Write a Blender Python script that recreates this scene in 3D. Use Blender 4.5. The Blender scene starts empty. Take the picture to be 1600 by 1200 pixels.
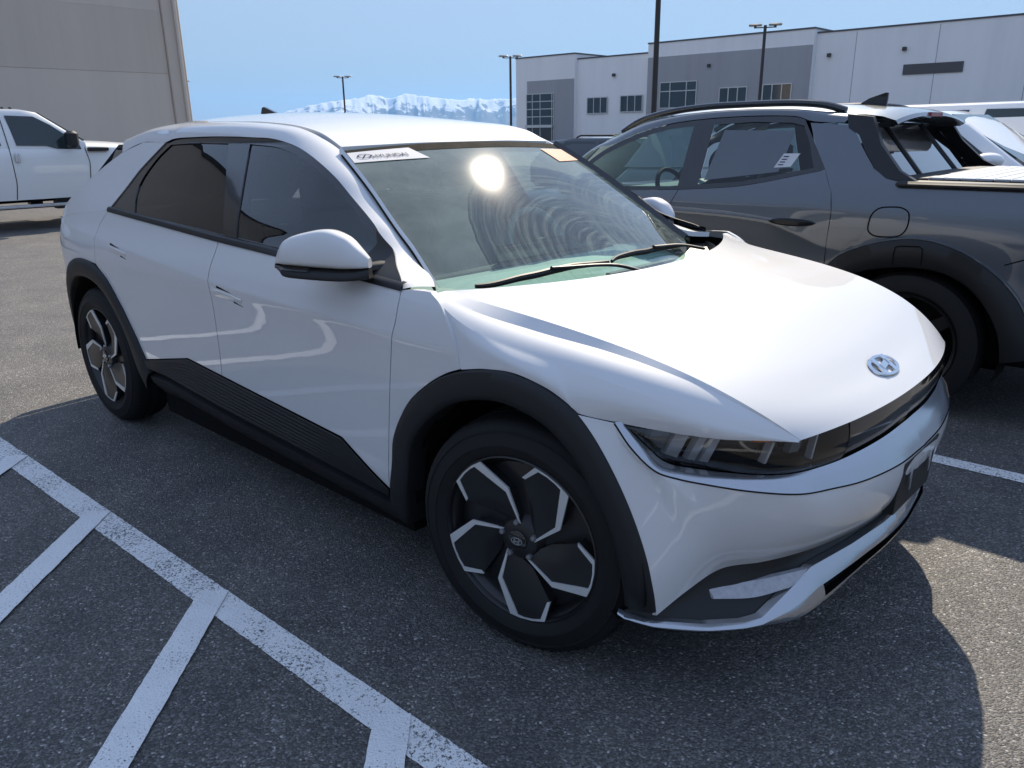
import bpy, math, random
import numpy as np
from mathutils import Vector, Matrix
random.seed(7); np.random.seed(7)
SC = bpy.context.scene
COL = SC.collection
R = math.radians

# ------------------------------------------------------------------ camera, sky, sun
cam_d = bpy.data.cameras.new('camera'); cam = bpy.data.objects.new('camera', cam_d); COL.objects.link(cam)
yaw, pit, rol = R(132.858), R(-18.06), R(-0.71)
fw = Vector((math.cos(yaw)*math.cos(pit), math.sin(yaw)*math.cos(pit), math.sin(pit)))
rt = fw.cross(Vector((0, 0, 1))).normalized(); up = rt.cross(fw)
rr = rt*math.cos(rol) + up*math.sin(rol); uu = -rt*math.sin(rol) + up*math.cos(rol)
cam.matrix_world = Matrix(((rr.x, uu.x, -fw.x, 1.354), (rr.y, uu.y, -fw.y, -2.383), (rr.z, uu.z, -fw.z, 1.498), (0, 0, 0, 1)))
cam_d.sensor_width = 36; cam_d.lens = 36*1217.3/1600; cam_d.clip_start = .05; cam_d.clip_end = 60000
SC.camera = cam
SUN_AZ, SUN_EL = 116.6, 38.3
W_ = bpy.data.worlds.new('World'); SC.world = W_; W_.use_nodes = True
nt = W_.node_tree; bg = nt.nodes['Background']; sky = nt.nodes.new('ShaderNodeTexSky')
sky.sky_type = 'NISHITA'; sky.sun_disc = False
sky.sun_elevation = R(SUN_EL); sky.sun_rotation = R(90-SUN_AZ)
sky.altitude = 1400; sky.air_density = 1.0; sky.dust_density = 0.0; sky.ozone_density = 2.5
lum = nt.nodes.new('ShaderNodeRGBToBW'); nt.links.new(sky.outputs[0], lum.inputs[0])   # the camera's highlight roll-off, same over the whole dome
dv_ = nt.nodes.new('ShaderNodeMath'); dv_.operation = 'DIVIDE'; dv_.inputs[1].default_value = 3.0; nt.links.new(lum.outputs[0], dv_.inputs[0])
pw_ = nt.nodes.new('ShaderNodeMath'); pw_.operation = 'POWER'; pw_.inputs[1].default_value = -.95; nt.links.new(dv_.outputs[0], pw_.inputs[0])
hs_ = nt.nodes.new('ShaderNodeHueSaturation'); hs_.inputs['Saturation'].default_value = .70
sc_ = nt.nodes.new('ShaderNodeVectorMath'); sc_.operation = 'SCALE'; nt.links.new(sky.outputs[0], sc_.inputs[0]); nt.links.new(pw_.outputs[0], sc_.inputs['Scale'])
nt.links.new(sc_.outputs[0], hs_.inputs['Color']); nt.links.new(hs_.outputs[0], bg.inputs[0]); bg.inputs[1].default_value = .078
sun_d = bpy.data.lights.new('sun', 'SUN'); sun_d.energy = 4.0; sun_d.angle = R(.53); sun_d.color = (1, .885, .715)
sun = bpy.data.objects.new('sun', sun_d); COL.objects.link(sun)
sv = Vector((math.cos(R(SUN_AZ))*math.cos(R(SUN_EL)), math.sin(R(SUN_AZ))*math.cos(R(SUN_EL)), math.sin(R(SUN_EL))))
sun.rotation_euler = sv.to_track_quat('Z', 'Y').to_euler()
SC.view_settings.view_transform = 'Standard'; SC.view_settings.look = 'None'
SC.view_settings.exposure = 1.0; SC.view_settings.gamma = 1.0; SC.view_settings.use_curve_mapping = False
SC.cycles.max_bounces = 10; SC.cycles.transparent_max_bounces = 16; SC.cycles.volume_bounces = 0
SC.cycles.caustics_reflective = False; SC.cycles.caustics_refractive = False
SC.cycles.use_denoising = True

# ------------------------------------------------------------------ node helpers
MATS = {}
class NT:
    def __init__(s, name):
        s.m = bpy.data.materials.new(name); s.m.use_nodes = True; s.t = s.m.node_tree; s.t.nodes.clear()
        s.out = s.n('ShaderNodeOutputMaterial')
    def n(s, typ, **kw):
        nd = s.t.nodes.new(typ)
        for k, v in kw.items():
            if k.startswith('i_'):
                key = k[2:]
                key = int(key) if key.isdigit() else key.replace('_', ' ')
                nd.inputs[key].default_value = v
            else: setattr(nd, k, v)
        return nd
    def l(s, a, b): s.t.links.new(a, b)
    def surf(s, sh): s.l(sh, s.out.inputs['Surface']); return s.m
    def noise(s, scale, detail=4, rough=.6, coord='Object', vec=None, dim='3D'):
        nd = s.n('ShaderNodeTexNoise', i_Scale=scale, i_Detail=detail, i_Roughness=rough)
        if vec is None:
            tc = s.n('ShaderNodeTexCoord'); vec = tc.outputs[coord]
        s.l(vec, nd.inputs['Vector']); return nd.outputs[0]
    def ramp(s, fac, stops):
        r = s.n('ShaderNodeValToRGB'); el = r.color_ramp.elements
        while len(el) < len(stops): el.new(.5)
        for e, (p, c) in zip(el, stops):
            e.position = p; e.color = c if len(c) == 4 else (*c, 1)
        s.l(fac, r.inputs[0]); return r.outputs[0]
    def math(s, op, a, b=None, c=None):
        m = s.n('ShaderNodeMath', operation=op)
        for i, v in enumerate((a, b, c)):
            if v is None: continue
            if isinstance(v, (int, float)): m.inputs[i].default_value = v
            else: s.l(v, m.inputs[i])
        return m.outputs[0]
    def mix(s, fac, a, b):
        m = s.n('ShaderNodeMixShader')
        if isinstance(fac, (int, float)): m.inputs[0].default_value = fac
        else: s.l(fac, m.inputs[0])
        s.l(a, m.inputs[1]); s.l(b, m.inputs[2]); return m.outputs[0]
    def mixc(s, fac, a, b):
        m = s.n('ShaderNodeMix', data_type='RGBA')
        for i, v in ((0, fac), (6, a), (7, b)):
            if isinstance(v, (int, float)): m.inputs[i].default_value = v
            elif isinstance(v, tuple): m.inputs[i].default_value = v if len(v) == 4 else (*v, 1)
            else: s.l(v, m.inputs[i])
        return m.outputs[2]
    def schlick(s, gain):
        g = s.n('ShaderNodeNewGeometry'); d = s.n('ShaderNodeVectorMath', operation='DOT_PRODUCT'); s.l(g.outputs['Normal'], d.inputs[0]); s.l(g.outputs['Incoming'], d.inputs[1])
        q = s.math('POWER', s.math('SUBTRACT', 1., s.math('ABSOLUTE', d.outputs['Value'])), 5.)
        return s.math('MINIMUM', s.math('MULTIPLY', s.math('ADD', s.math('MULTIPLY', q, .96), .04), gain), 1.)
    def bump(s, h, strength=.3, dist=.01):
        b = s.n('ShaderNodeBump', i_Strength=strength, i_Distance=dist); s.l(h, b.inputs['Height']); return b.outputs[0]
    def pr(s, col=(.5, .5, .5), rough=.5, metal=0., spec=.5, coat=0., coatr=.03, normal=None, alpha=None):
        b = s.n('ShaderNodeBsdfPrincipled')
        if isinstance(col, tuple): b.inputs['Base Color'].default_value = (*col[:3], 1)
        else: s.l(col, b.inputs['Base Color'])
        if isinstance(rough, (int, float)): b.inputs['Roughness'].default_value = rough
        else: s.l(rough, b.inputs['Roughness'])
        b.inputs['Metallic'].default_value = metal; b.inputs['Specular IOR Level'].default_value = spec
        b.inputs['Coat Weight'].default_value = coat; b.inputs['Coat Roughness'].default_value = coatr
        if normal is not None: s.l(normal, b.inputs['Normal'])
        return b.outputs[0]

def simple(name, col, rough=.5, metal=0., spec=.5, coat=0., coatr=.03, var=.06, scale=6., bump=0., bscale=200.):
    """plain finish with slight procedural variation"""
    s = NT(name)
    f = s.noise(scale, 5, .6)
    lo = tuple(max(0, c*(1-var)) for c in col); hi = tuple(min(1, c*(1+var)) for c in col)
    c = s.mixc(f, lo, hi)
    r = s.math('ADD', s.math('MULTIPLY', s.noise(scale*3, 4, .6), .12*rough+.01), rough*.94)
    nrm = s.bump(s.noise(bscale, 3, .6), bump, .002) if bump > 0 else None
    MATS[name] = s.surf(s.pr(c, r, metal, spec, coat, coatr, nrm)); return MATS[name]

def glass(name, tint, dust=0., ior=1.5, rough=0.0, gain=1.7):
    s = NT(name)
    tr = s.n('ShaderNodeBsdfTransparent'); tr.inputs[0].default_value = (*tint, 1)
    gl = s.n('ShaderNodeBsdfGlossy'); gl.inputs['Roughness'].default_value = rough
    f = s.schlick(gain)
    o = s.mix(f, tr.outputs[0], gl.outputs[0])
    if dust:
        d = s.n('ShaderNodeBsdfDiffuse'); d.inputs[0].default_value = (.55, .53, .48, 1)
        n1 = s.noise(3, 4, .6); n2 = s.noise(160, 3, .7)
        k = s.math('MULTIPLY', s.math('MULTIPLY', n1, n2), dust*4)
        o = s.mix(k, o, d.outputs[0])
    MATS[name] = s.surf(o); return MATS[name]

# ------------------------------------------------------------------ materials
def asphalt():
    s = NT('asphalt')
    tc = s.n('ShaderNodeTexCoord'); v = tc.outputs['Object']
    fine = s.noise(330, 2, .6, vec=v); mid = s.noise(95, 3, .65, vec=v); big = s.noise(.35, 5, .6, vec=v); pat = s.noise(2.6, 4, .6, vec=v)
    vo = s.n('ShaderNodeTexVoronoi', i_Scale=170.); s.l(v, vo.inputs['Vector'])
    stone = s.ramp(vo.outputs['Color'], [(.0, (.030, .029, .028)), (.55, (.100, .097, .093)), (.85, (.26, .25, .238)), (1., (.85, .83, .79))])
    c = s.mixc(s.math('MULTIPLY', big, .55), stone, (.125, .121, .116))
    c2 = s.n('ShaderNodeMix', data_type='RGBA', blend_type='MULTIPLY'); c2.inputs[0].default_value = 1
    s.l(c, c2.inputs[6]); s.l(s.ramp(pat, [(.3, (.72, .72, .74)), (.72, (1.15, 1.13, 1.1))]), c2.inputs[7])
    h = s.math('ADD', s.math('MULTIPLY', vo.outputs['Distance'], -1.0), s.math('MULTIPLY', mid, .9))
    h = s.math('ADD', h, s.math('MULTIPLY', fine, .35))
    n = s.bump(h, .75, .006)
    sp_ = s.n('ShaderNodeTexVoronoi', i_Scale=.55); s.l(v, sp_.inputs['Vector']); wv = s.math('ADD', sp_.outputs['Distance'], s.math('MULTIPLY', s.noise(9, 4, .7, vec=v), .09))
    c3 = s.n('ShaderNodeMix', data_type='RGBA', blend_type='MULTIPLY'); c3.inputs[0].default_value = 1; s.l(c2.outputs[2], c3.inputs[6]); s.l(s.ramp(wv, [(.075, (.55, .55, .56)), (.125, (1, 1, 1))]), c3.inputs[7]); c2 = c3
    MATS['asphalt'] = s.surf(s.pr(c2.outputs[2], .58, 0, .32, normal=n))
asphalt()
def line_paint(name, wear):
    s = NT(name)
    tc = s.n('ShaderNodeTexCoord'); v = tc.outputs['Object']
    vo = s.n('ShaderNodeTexVoronoi', i_Scale=150.); s.l(v, vo.inputs['Vector'])
    a = s.noise(120, 3, .75, vec=v); b = s.noise(4.0, 4, .6, vec=v)
    k = s.math('ADD', s.math('MULTIPLY', a, 1.0), s.math('MULTIPLY', b, .30))
    m = s.ramp(k, [(wear-.06, (0, 0, 0)), (wear+.05, (1, 1, 1))])
    col = s.mixc(s.noise(9, 4, .6, vec=v), (.62, .62, .62), (.78, .78, .77))
    h = s.math('ADD', s.math('MULTIPLY', vo.outputs['Distance'], -1.), s.math('MULTIPLY', a, .6))
    n = s.bump(h, .5, .004)
    p = s.pr(col, .6, 0, .4, normal=n); t = s.n('ShaderNodeBsdfTransparent')
    MATS[name] = s.surf(s.mix(m, t.outputs[0], p))
line_paint('line_worn', .565); line_paint('line_fresh', .50)

def car_paint(name, col, rough=.62, coat=1.0, flake=0.):
    s = NT(name)
    n1 = s.noise(2.2, 4, .6)
    d = s.noise(420, 2, .5)
    lo = tuple(c*.965 for c in col)
    c = s.mixc(n1, lo, col)
    r = s.math('ADD', s.math('MULTIPLY', s.noise(30, 4, .7), .08), rough-.03)
    b = s.n('ShaderNodeBsdfPrincipled'); s.l(c, b.inputs['Base Color']); s.l(r, b.inputs['Roughness'])
    b.inputs['Metallic'].default_value = flake; b.inputs['Specular IOR Level'].default_value = .25; b.inputs['Coat Weight'].default_value = coat
    cr = s.math('ADD', s.math('MULTIPLY', s.noise(14, 5, .7), .03), .012); s.l(cr, b.inputs['Coat Roughness'])
    nr = s.bump(s.noise(9, 2, .5), .012, .02); s.l(nr, b.inputs['Coat Normal'])
    MATS[name] = s.surf(b.outputs[0])
car_paint('white_paint', (.60, .60, .60))
car_paint('grey_paint', (.10, .115, .135), .36, 1.0, .45)
car_paint('van_white', (.76, .76, .75))
car_paint('dark_paint', (.03, .035, .045), .3)
simple('cladding', (.011, .0115, .0125), .55, spec=.35, bump=.12, bscale=900)
simple('gloss_black', (.008, .008, .009), .10, coat=.6)
simple('black_plastic', (.010, .010, .011), .48, spec=.4, bump=.1, bscale=700)
simple('void_black', (.006, .006, .006), .9, spec=.1)
simple('rubber', (.008, .008, .0085), .7, spec=.3, var=.25, scale=14, bump=.15, bscale=300)
simple('alloy', (.62, .62, .61), .26, 1.0)
simple('alloy_dark', (.010, .010, .011), .33)
simple('shaded_paper', (.10, .12, .145), .6)  # paper with the dimness behind the truck window painted into its colour
simple('fog_lens', (.36, .36, .39), .18, coat=.8, var=.35, scale=60)
simple('silver_trim', (.46, .47, .48), .30, .75)
simple('garnish', (.42, .44, .47), .15, .85)
simple('machined', (.60, .60, .585), .34, .35)
simple('chrome', (.75, .77, .80), .09, 1.0)
simple('seat_cloth', (.20, .225, .22), .85)
simple('interior_mint', (.42, .50, .47), .75, bump=.2, bscale=500)
simple('interior_dark', (.035, .037, .04), .7, bump=.2, bscale=500)
simple('interior_grey', (.16, .17, .175), .7, bump=.2, bscale=400)
simple('sticker_white', (.50, .51, .53), .7, spec=.2)
simple('sticker_orange', (.46, .19, .12), .7, var=.3, scale=40)
simple('ink', (.03, .04, .09), .9, spec=.05)
simple('reflector', (.70, .70, .72), .25, .35)
simple('lamp_red', (.30, .012, .012), .2, coat=.5)
simple('lamp_amber', (.75, .20, .04), .25)
simple('stucco_beige', (.56, .49, .425), .85, var=.05, scale=.5, bump=.25, bscale=60)
simple('stucco_beige_pale', (.60, .53, .465), .85, var=.07, scale=.5, bump=.25, bscale=60)
simple('concrete_pale', (.74, .73, .72), .85, var=.05, scale=.15, bump=.1, bscale=30)
simple('concrete_grey', (.36, .36, .37), .85, var=.06, scale=.15, bump=.1, bscale=30)
def wall(name, col, streak):
    s = NT(name); tc = s.n('ShaderNodeTexCoord'); mp = s.n('ShaderNodeMapping'); mp.inputs['Scale'].default_value = (1., 1., .07); s.l(tc.outputs['Object'], mp.inputs[0])
    a = s.noise(.9, 6, .65, vec=mp.outputs[0]); b = s.noise(.12, 4, .6, vec=tc.outputs['Object']); k = s.math('ADD', s.math('MULTIPLY', a, .6), s.math('MULTIPLY', b, .4))
    c = s.ramp(k, [(.32, tuple(q*(1-streak) for q in col)), (.55, col), (.75, tuple(min(1, q*(1+streak*.4)) for q in col))])
    MATS[name] = s.surf(s.pr(c, .85, 0, .3, normal=s.bump(s.noise(40, 4, .6, vec=tc.outputs['Object']), .15, .01)))
wall('stucco_beige', (.60, .51, .42), .12); wall('stucco_beige_pale', (.64, .55, .46), .10); wall('concrete_pale', (.82, .81, .80), .08); wall('concrete_grey', (.36, .36, .37), .12)
simple('coping', (.07, .07, .075), .5, .3)
simple('pole_bronze', (.035, .03, .027), .5, .3)
simple('lamp_head', (.33, .33, .32), .45, .3)
simple('mullion', (.55, .55, .54), .4, .5)
simple('steel_rough', (.30, .30, .31), .4, .8)
glass('side_glass', (.20, .25, .28), gain=2.3); glass('privacy_glass', (.03, .035, .04), gain=2.0); glass('lens_glass', (.72, .73, .74)); glass('truck_glass', (.40, .50, .50), gain=1.35)
glass('smoked_lens', (.16, .16, .17))
s = NT('building_glass')
MATS['building_glass'] = s.surf(s.pr(s.mixc(s.noise(.8, 3, .5), (.018, .028, .03), (.035, .05, .055)), .06, 0, .6))
def windshield_mat():
    s = NT('windshield_glass')
    tc = s.n('ShaderNodeTexCoord'); v = tc.outputs['Object']
    sep = s.n('ShaderNodeSeparateXYZ'); s.l(v, sep.inputs[0])
    X, Y = sep.outputs[0], sep.outputs[1]
    def dist(px, py):
        dx = s.math('SUBTRACT', X, px); dy = s.math('SUBTRACT', Y, py)
        return s.math('SQRT', s.math('ADD', s.math('MULTIPLY', dx, dx), s.math('MULTIPLY', dy, dy)))
    wob = s.math('MULTIPLY', s.math('SUBTRACT', s.noise(5, 3, .6, vec=v), .5), .03)
    def wiper(px, py, r0, r1):
        d = s.math('ADD', dist(px, py), wob)
        inside = s.math('MULTIPLY', s.math('GREATER_THAN', d, r0), s.math('LESS_THAN', d, r1))
        ang = s.math('ARCTAN2', s.math('SUBTRACT', Y, py), s.math('SUBTRACT', X, px))
        cv = s.n('ShaderNodeCombineXYZ'); s.l(s.math('MULTIPLY', d, 52.), cv.inputs[0]); s.l(s.math('MULTIPLY', ang, .9), cv.inputs[1])
        st = s.ramp(s.noise(1., 7, .72, vec=cv.outputs[0]), [(.45, (0, 0, 0)), (.66, (1, 1, 1))])
        return inside, st
    i1, a1 = wiper(-.26, .10, .10, .66); i2, a2 = wiper(-.30, .66, .08, .60)
    ins = s.math('MAXIMUM', i1, i2); arcs = s.math('MAXIMUM', s.math('MULTIPLY', i1, a1), s.math('MULTIPLY', i2, a2))
    grain = s.noise(260, 3, .75, vec=v); blot = s.noise(7, 5, .65, vec=v)
    film = s.math('MULTIPLY', s.math('ADD', s.math('MULTIPLY', grain, .7), .25), s.math('ADD', s.math('MULTIPLY', blot, 1.0), .25))
    outside = s.math('MULTIPLY', film, .48)
    wiped = s.math('ADD', s.math('MULTIPLY', film, .10), s.math('MULTIPLY', s.math('MULTIPLY', arcs, blot), .34))
    k = s.math('ADD', s.math('MULTIPLY', ins, wiped), s.math('MULTIPLY', s.math('SUBTRACT', 1., ins), outside))
    tr = s.n('ShaderNodeBsdfTransparent'); tr.inputs[0].default_value = (.68, .84, .79, 1)
    gl = s.n('ShaderNodeBsdfGlossy'); gl.inputs['Roughness'].default_value = .012
    f = s.schlick(1.7)
    o = s.mix(f, tr.outputs[0], gl.outputs[0])
    d = s.n('ShaderNodeBsdfDiffuse'); d.inputs[0].default_value = (.50, .58, .50, 1)
    gl2 = s.n('ShaderNodeBsdfGlossy'); gl2.inputs['Roughness'].default_value = .10
    o = s.mix(.018, o, gl2.outputs[0])
    o = s.mix(k, o, d.outputs[0])
    MATS['windshield_glass'] = s.surf(o)
windshield_mat()
def mountain_mat():
    s = NT('mountain_rock')
    tc = s.n('ShaderNodeTexCoord'); v = tc.outputs['Object']
    geo = s.n('ShaderNodeNewGeometry'); sp = s.n('ShaderNodeSeparateXYZ'); s.l(geo.outputs['Normal'], sp.inputs[0])
    pz = s.n('ShaderNodeSeparateXYZ'); s.l(v, pz.inputs[0])
    nz = s.noise(.010, 9, .72, vec=v)
    hgt = s.math('MULTIPLY', pz.outputs[2], 1/290.)
    k = s.math('ADD', s.math('ADD', hgt, s.math('MULTIPLY', s.math('SUBTRACT', nz, .5), 1.6)), s.math('MULTIPLY', s.math('SUBTRACT', sp.outputs[2], .7), .9))
    m = s.ramp(k, [(.66, (0, 0, 0)), (.78, (1, 1, 1))])
    c = s.mixc(m, (.05, .05, .052), (.62, .64, .68))
    MATS['mountain_rock'] = s.surf(s.pr(c, .9, 0, .2))
mountain_mat()

# ------------------------------------------------------------------ geometry helpers
def pch(xs, ys):
    """monotone cubic interpolation; xs ascending"""
    x = np.asarray(xs, float); y = np.asarray(ys, float); h = np.diff(x); d = np.diff(y)/h
    m = np.zeros_like(y)
    for i in range(1, len(x)-1):
        if d[i-1]*d[i] > 0:
            w1 = 2*h[i]+h[i-1]; w2 = h[i]+2*h[i-1]; m[i] = (w1+w2)/(w1/d[i-1]+w2/d[i])
    m[0] = d[0]; m[-1] = d[-1]
    def f(q):
        q = np.clip(np.asarray(q, float), x[0], x[-1]); i = np.clip(np.searchsorted(x, q, side='right')-1, 0, len(x)-2)
        t = (q-x[i])/h[i]
        return (1+2*t)*(1-t)**2*y[i] + t*(1-t)**2*h[i]*m[i] + t*t*(3-2*t)*y[i+1] + t*t*(t-1)*h[i]*m[i+1]
    return f

def poly(pts, n, smooth=False):
    """resample a polyline (any dimension) to n points by arc length"""
    P = np.asarray(pts, float)
    if smooth and len(P) > 2:
        Q = []
        E_ = np.vstack([2*P[0]-P[1], P, 2*P[-1]-P[-2]])
        for i in range(1, len(E_)-2):
            p0, p1, p2, p3 = E_[i-1:i+3]
            a = np.linalg.norm(p1-p0)**.5+1e-9; b = np.linalg.norm(p2-p1)**.5+1e-9; c = np.linalg.norm(p3-p2)**.5+1e-9
            m1 = (p2-p1 + b*((p1-p0)/a-(p2-p0)/(a+b))); m2 = (p2-p1 + b*((p3-p2)/c-(p3-p1)/(b+c)))
            for k in range(14):
                t = k/14; Q.append((2*t**3-3*t*t+1)*p1+(t**3-2*t*t+t)*m1+(-2*t**3+3*t*t)*p2+(t**3-t*t)*m2)
        Q.append(P[-1]); P = np.array(Q)
    s = np.r_[0, np.cumsum(np.linalg.norm(np.diff(P, axis=0), axis=1))]
    q = np.linspace(0, s[-1], n)
    return np.stack([np.interp(q, s, P[:, k]) for k in range(P.shape[1])], 1)

def coons(bot, top, lef, rig):
    """bot/top run left->right (n), lef/rig run bottom->top (m); result (m,n,dim)"""
    n, m = len(bot), len(lef)
    u = np.linspace(0, 1, n)[None, :, None]; v = np.linspace(0, 1, m)[:, None, None]
    a = (1-v)*bot[None]+v*top[None]; b = (1-u)*lef[:, None]+u*rig[:, None]
    c = (1-u)*(1-v)*bot[0]+u*(1-v)*bot[-1]+(1-u)*v*top[0]+u*v*top[-1]
    return a+b-c

class MB:
    def __init__(s): s.v = []; s.f = []; s.mi = []; s.cur = 0
    def grid(s, P, cu=False, cv=False):
        P = np.asarray(P, float); m, n = P.shape[:2]; o = len(s.v); s.v += [tuple(p) for p in P.reshape(-1, 3)]
        for i in range(m if cv else m-1):
            for j in range(n if cu else n-1):
                a = o+i*n+j; b = o+i*n+(j+1) % n; c = o+((i+1) % m)*n+(j+1) % n; d = o+((i+1) % m)*n+j
                s.f.append((a, b, c, d)); s.mi.append(s.cur)
        return s
    def face(s, pts):
        o = len(s.v); s.v += [tuple(map(float, p)) for p in pts]; s.f.append(tuple(range(o, o+len(pts)))); s.mi.append(s.cur); return s
    def fan(s, pts):
        o = len(s.v); c = np.mean(np.asarray(pts, float), axis=0); s.v += [tuple(c)]+[tuple(map(float, p)) for p in pts]
        n = len(pts)
        for i in range(n): s.f.append((o, o+1+i, o+1+(i+1) % n)); s.mi.append(s.cur)
        return s
    def box(s, lo, hi, rot=0, org=None, bev=0.):
        x0, y0, z0 = lo; x1, y1, z1 = hi
        if bev:
            b = min(bev, (x1-x0)*.45, (y1-y0)*.45, (z1-z0)*.45)
            rings = [(z0, b), (z0+b, 0), (z1-b, 0), (z1, b)]
            P = []
            for z, i in rings:
                P.append([(x0+i+b*0, y0+i+b, z), (x0+i+b, y0+i, z), (x1-i-b, y0+i, z), (x1-i, y0+i+b, z), (x1-i, y1-i-b, z), (x1-i-b, y1-i, z), (x0+i+b, y1-i, z), (x0+i, y1-i-b, z)])
            P = np.array(P)
            if rot: P = s._r(P, rot, org)
            s.grid(P, cu=True); s.face(P[0][::-1]); s.face(P[-1]); return s
        P = np.array([(x0, y0, z0), (x1, y0, z0), (x1, y1, z0), (x0, y1, z0), (x0, y0, z1), (x1, y0, z1), (x1, y1, z1), (x0, y1, z1)], float)
        if rot: P = s._r(P, rot, org)
        for q in ((3, 2, 1, 0), (4, 5, 6, 7), (0, 1, 5, 4), (1, 2, 6, 5), (2, 3, 7, 6), (3, 0, 4, 7)): s.face(P[list(q)])
        return s
    def _r(s, P, rot, org):
        org = np.asarray(org if org is not None else P.reshape(-1, 3).mean(0)); c, sn = math.cos(rot), math.sin(rot)
        Q = P-org; return np.stack([Q[..., 0]*c-Q[..., 1]*sn, Q[..., 0]*sn+Q[..., 1]*c, Q[..., 2]], -1)+org
    def tube(s, pts, r, n=10, cap=True, sq=1.):
        P = np.asarray(pts, float); r = np.broadcast_to(np.asarray(r, float), (len(P),)); G = []
        T = np.gradient(P, axis=0); u = None
        for i in range(len(P)):
            t = T[i]/np.linalg.norm(T[i])
            if u is None:
                a = np.array([0, 0, 1.]) if abs(t[2]) < .9 else np.array([1., 0, 0]); u = np.cross(t, a)
            u = u-t*(u@t); u /= np.linalg.norm(u); w = np.cross(t, u)
            th = np.linspace(0, 2*np.pi, n, endpoint=False)
            G.append(P[i]+r[i]*(np.cos(th)[:, None]*u+sq*np.sin(th)[:, None]*w))
        s.grid(np.array(G), cu=True)
        if cap: s.face(G[0][::-1]); s.face(G[-1])
        return s
    def lathe(s, prof, axis, org, n=48, close=False):
        """prof (a along axis, r)"""
        ax = np.asarray(axis, float); ax /= np.linalg.norm(ax); h = np.array([0, 0, 1.]) if abs(ax[2]) < .9 else np.array([1., 0, 0])
        u = np.cross(h, ax); u /= np.linalg.norm(u); w = np.cross(ax, u); th = np.linspace(0, 2*np.pi, n, endpoint=False)
        ring = np.cos(th)[:, None]*u+np.sin(th)[:, None]*w
        s.grid(np.array([np.asarray(org)+a*ax+r*ring for a, r in prof]), cu=True); return s
    def prism(s, pts, vec, caps=True):
        P = np.asarray(pts, float); Q = P+np.asarray(vec, float); n = len(P)
        s.face(P[::-1]); s.face(Q)
        for i in range(n): s.face((P[i], P[(i+1) % n], Q[(i+1) % n], Q[i]))
        return s
    def build(s, name, mat, parent=None, smooth=35, flip=False):
        me = bpy.data.meshes.new(name); f = [tuple(reversed(q)) for q in s.f] if flip else s.f
        me.from_pydata(s.v, [], f)
        mats = mat if isinstance(mat, (list, tuple)) else [mat]
        for m in mats: me.materials.append(MATS[m])
        if len(mats) > 1: me.polygons.foreach_set('material_index', s.mi)
        if smooth:
            me.polygons.foreach_set('use_smooth', [True]*len(me.polygons)); me.set_sharp_from_angle(angle=R(smooth))
        me.update(); o = bpy.data.objects.new(name, me); COL.objects.link(o)
        if parent: o.parent = parent
        return o

def tag(o, label=None, cat=None, group=None, kind=None):
    for k, v in (('label', label), ('category', cat), ('group', group), ('kind', kind)):
        if v: o[k] = v
    return o
def empty(name, loc, label, cat, rz=0., group=None):
    o = bpy.data.objects.new(name, None); COL.objects.link(o); o.location = loc; o.rotation_euler = (0, 0, rz); o.empty_display_size = .2
    return tag(o, label, cat, group)
def fold(mb, P, depth, inward):
    """skirt round the rim of a panel grid, turned inward"""
    m, n = P.shape[:2]
    loop = [P[0, j] for j in range(n)]+[P[i, n-1] for i in range(1, m)]+[P[m-1, j] for j in range(n-2, -1, -1)]+[P[i, 0] for i in range(m-2, 0, -1)]
    L = np.array(loop); mb.grid(np.array([L, L+np.asarray(inward)*depth]), cu=True)
def gapify(G, g):
    """pull the rim of a grid in by g"""
    G = G.copy()
    def mv(a, b):
        d = b-a; l = np.linalg.norm(d, axis=-1, keepdims=True)+1e-9; return a+d/l*np.minimum(g, l*.45)
    G[0], G[-1] = mv(G[0], G[1]), mv(G[-1], G[-2]); G[:, 0], G[:, -1] = mv(G[:, 0], G[:, 1]), mv(G[:, -1], G[:, -2])
    return G
# ------------------------------------------------------------------ ground and markings
g = MB(); g.face([(-9000, -9000, 0), (9000, -9000, 0), (9000, 9000, 0), (-9000, 9000, 0)])
tag(g.build('parking_lot', 'asphalt', smooth=0), kind='structure')
PH = .034; cP, sP = math.cos(PH), math.sin(PH)
def gl(u, v, z=0.): return (u*cP-v*sP, u*sP+v*cP, z)
def stripe(u0, v0, u1, v1, w, mat, z, name='painted_line', label=None):
    d = np.array([u1-u0, v1-v0]); d /= np.linalg.norm(d); n = np.array([-d[1], d[0]])*w/2
    L = math.hypot(u1-u0, v1-v0); k = max(2, int(L/.018)); rows = []
    for sgn in (-1, 1):   # ragged sprayed edges
        jit = np.convolve(np.random.uniform(-1, 1, k+9), np.ones(5)/5, 'same')[4:k+5]*.004+np.random.uniform(-1, 1, k+1)*.0022
        rows.append([gl(u0+d[0]*L*i/k+n[0]*sgn*(1+jit[i]*10), v0+d[1]*L*i/k+n[1]*sgn*(1+jit[i]*10), z) for i in range(k+1)])
    return tag(MB().grid(np.array(rows)).build(name, mat, smooth=0), kind='structure')
v0 = -1.365
stripe(-4.6, v0, 2.2, v0, .105, 'line_worn', .004)
stripe(-4.6, v0-2.5, 2.2, v0-2.5, .105, 'line_worn', .004)
for uu_ in np.arange(-4.75, 2.4, .925): # hatching of the aisle
    a = uu_+.02
    stripe(a, v0+.02, a+2.25, v0-2.45, .10, 'line_fresh', .008)
for k in range(8):
    stripe(-4.6, 1.425+2.84*k, 2.2, 1.425+2.84*k, .10, 'line_worn', .004)
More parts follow.
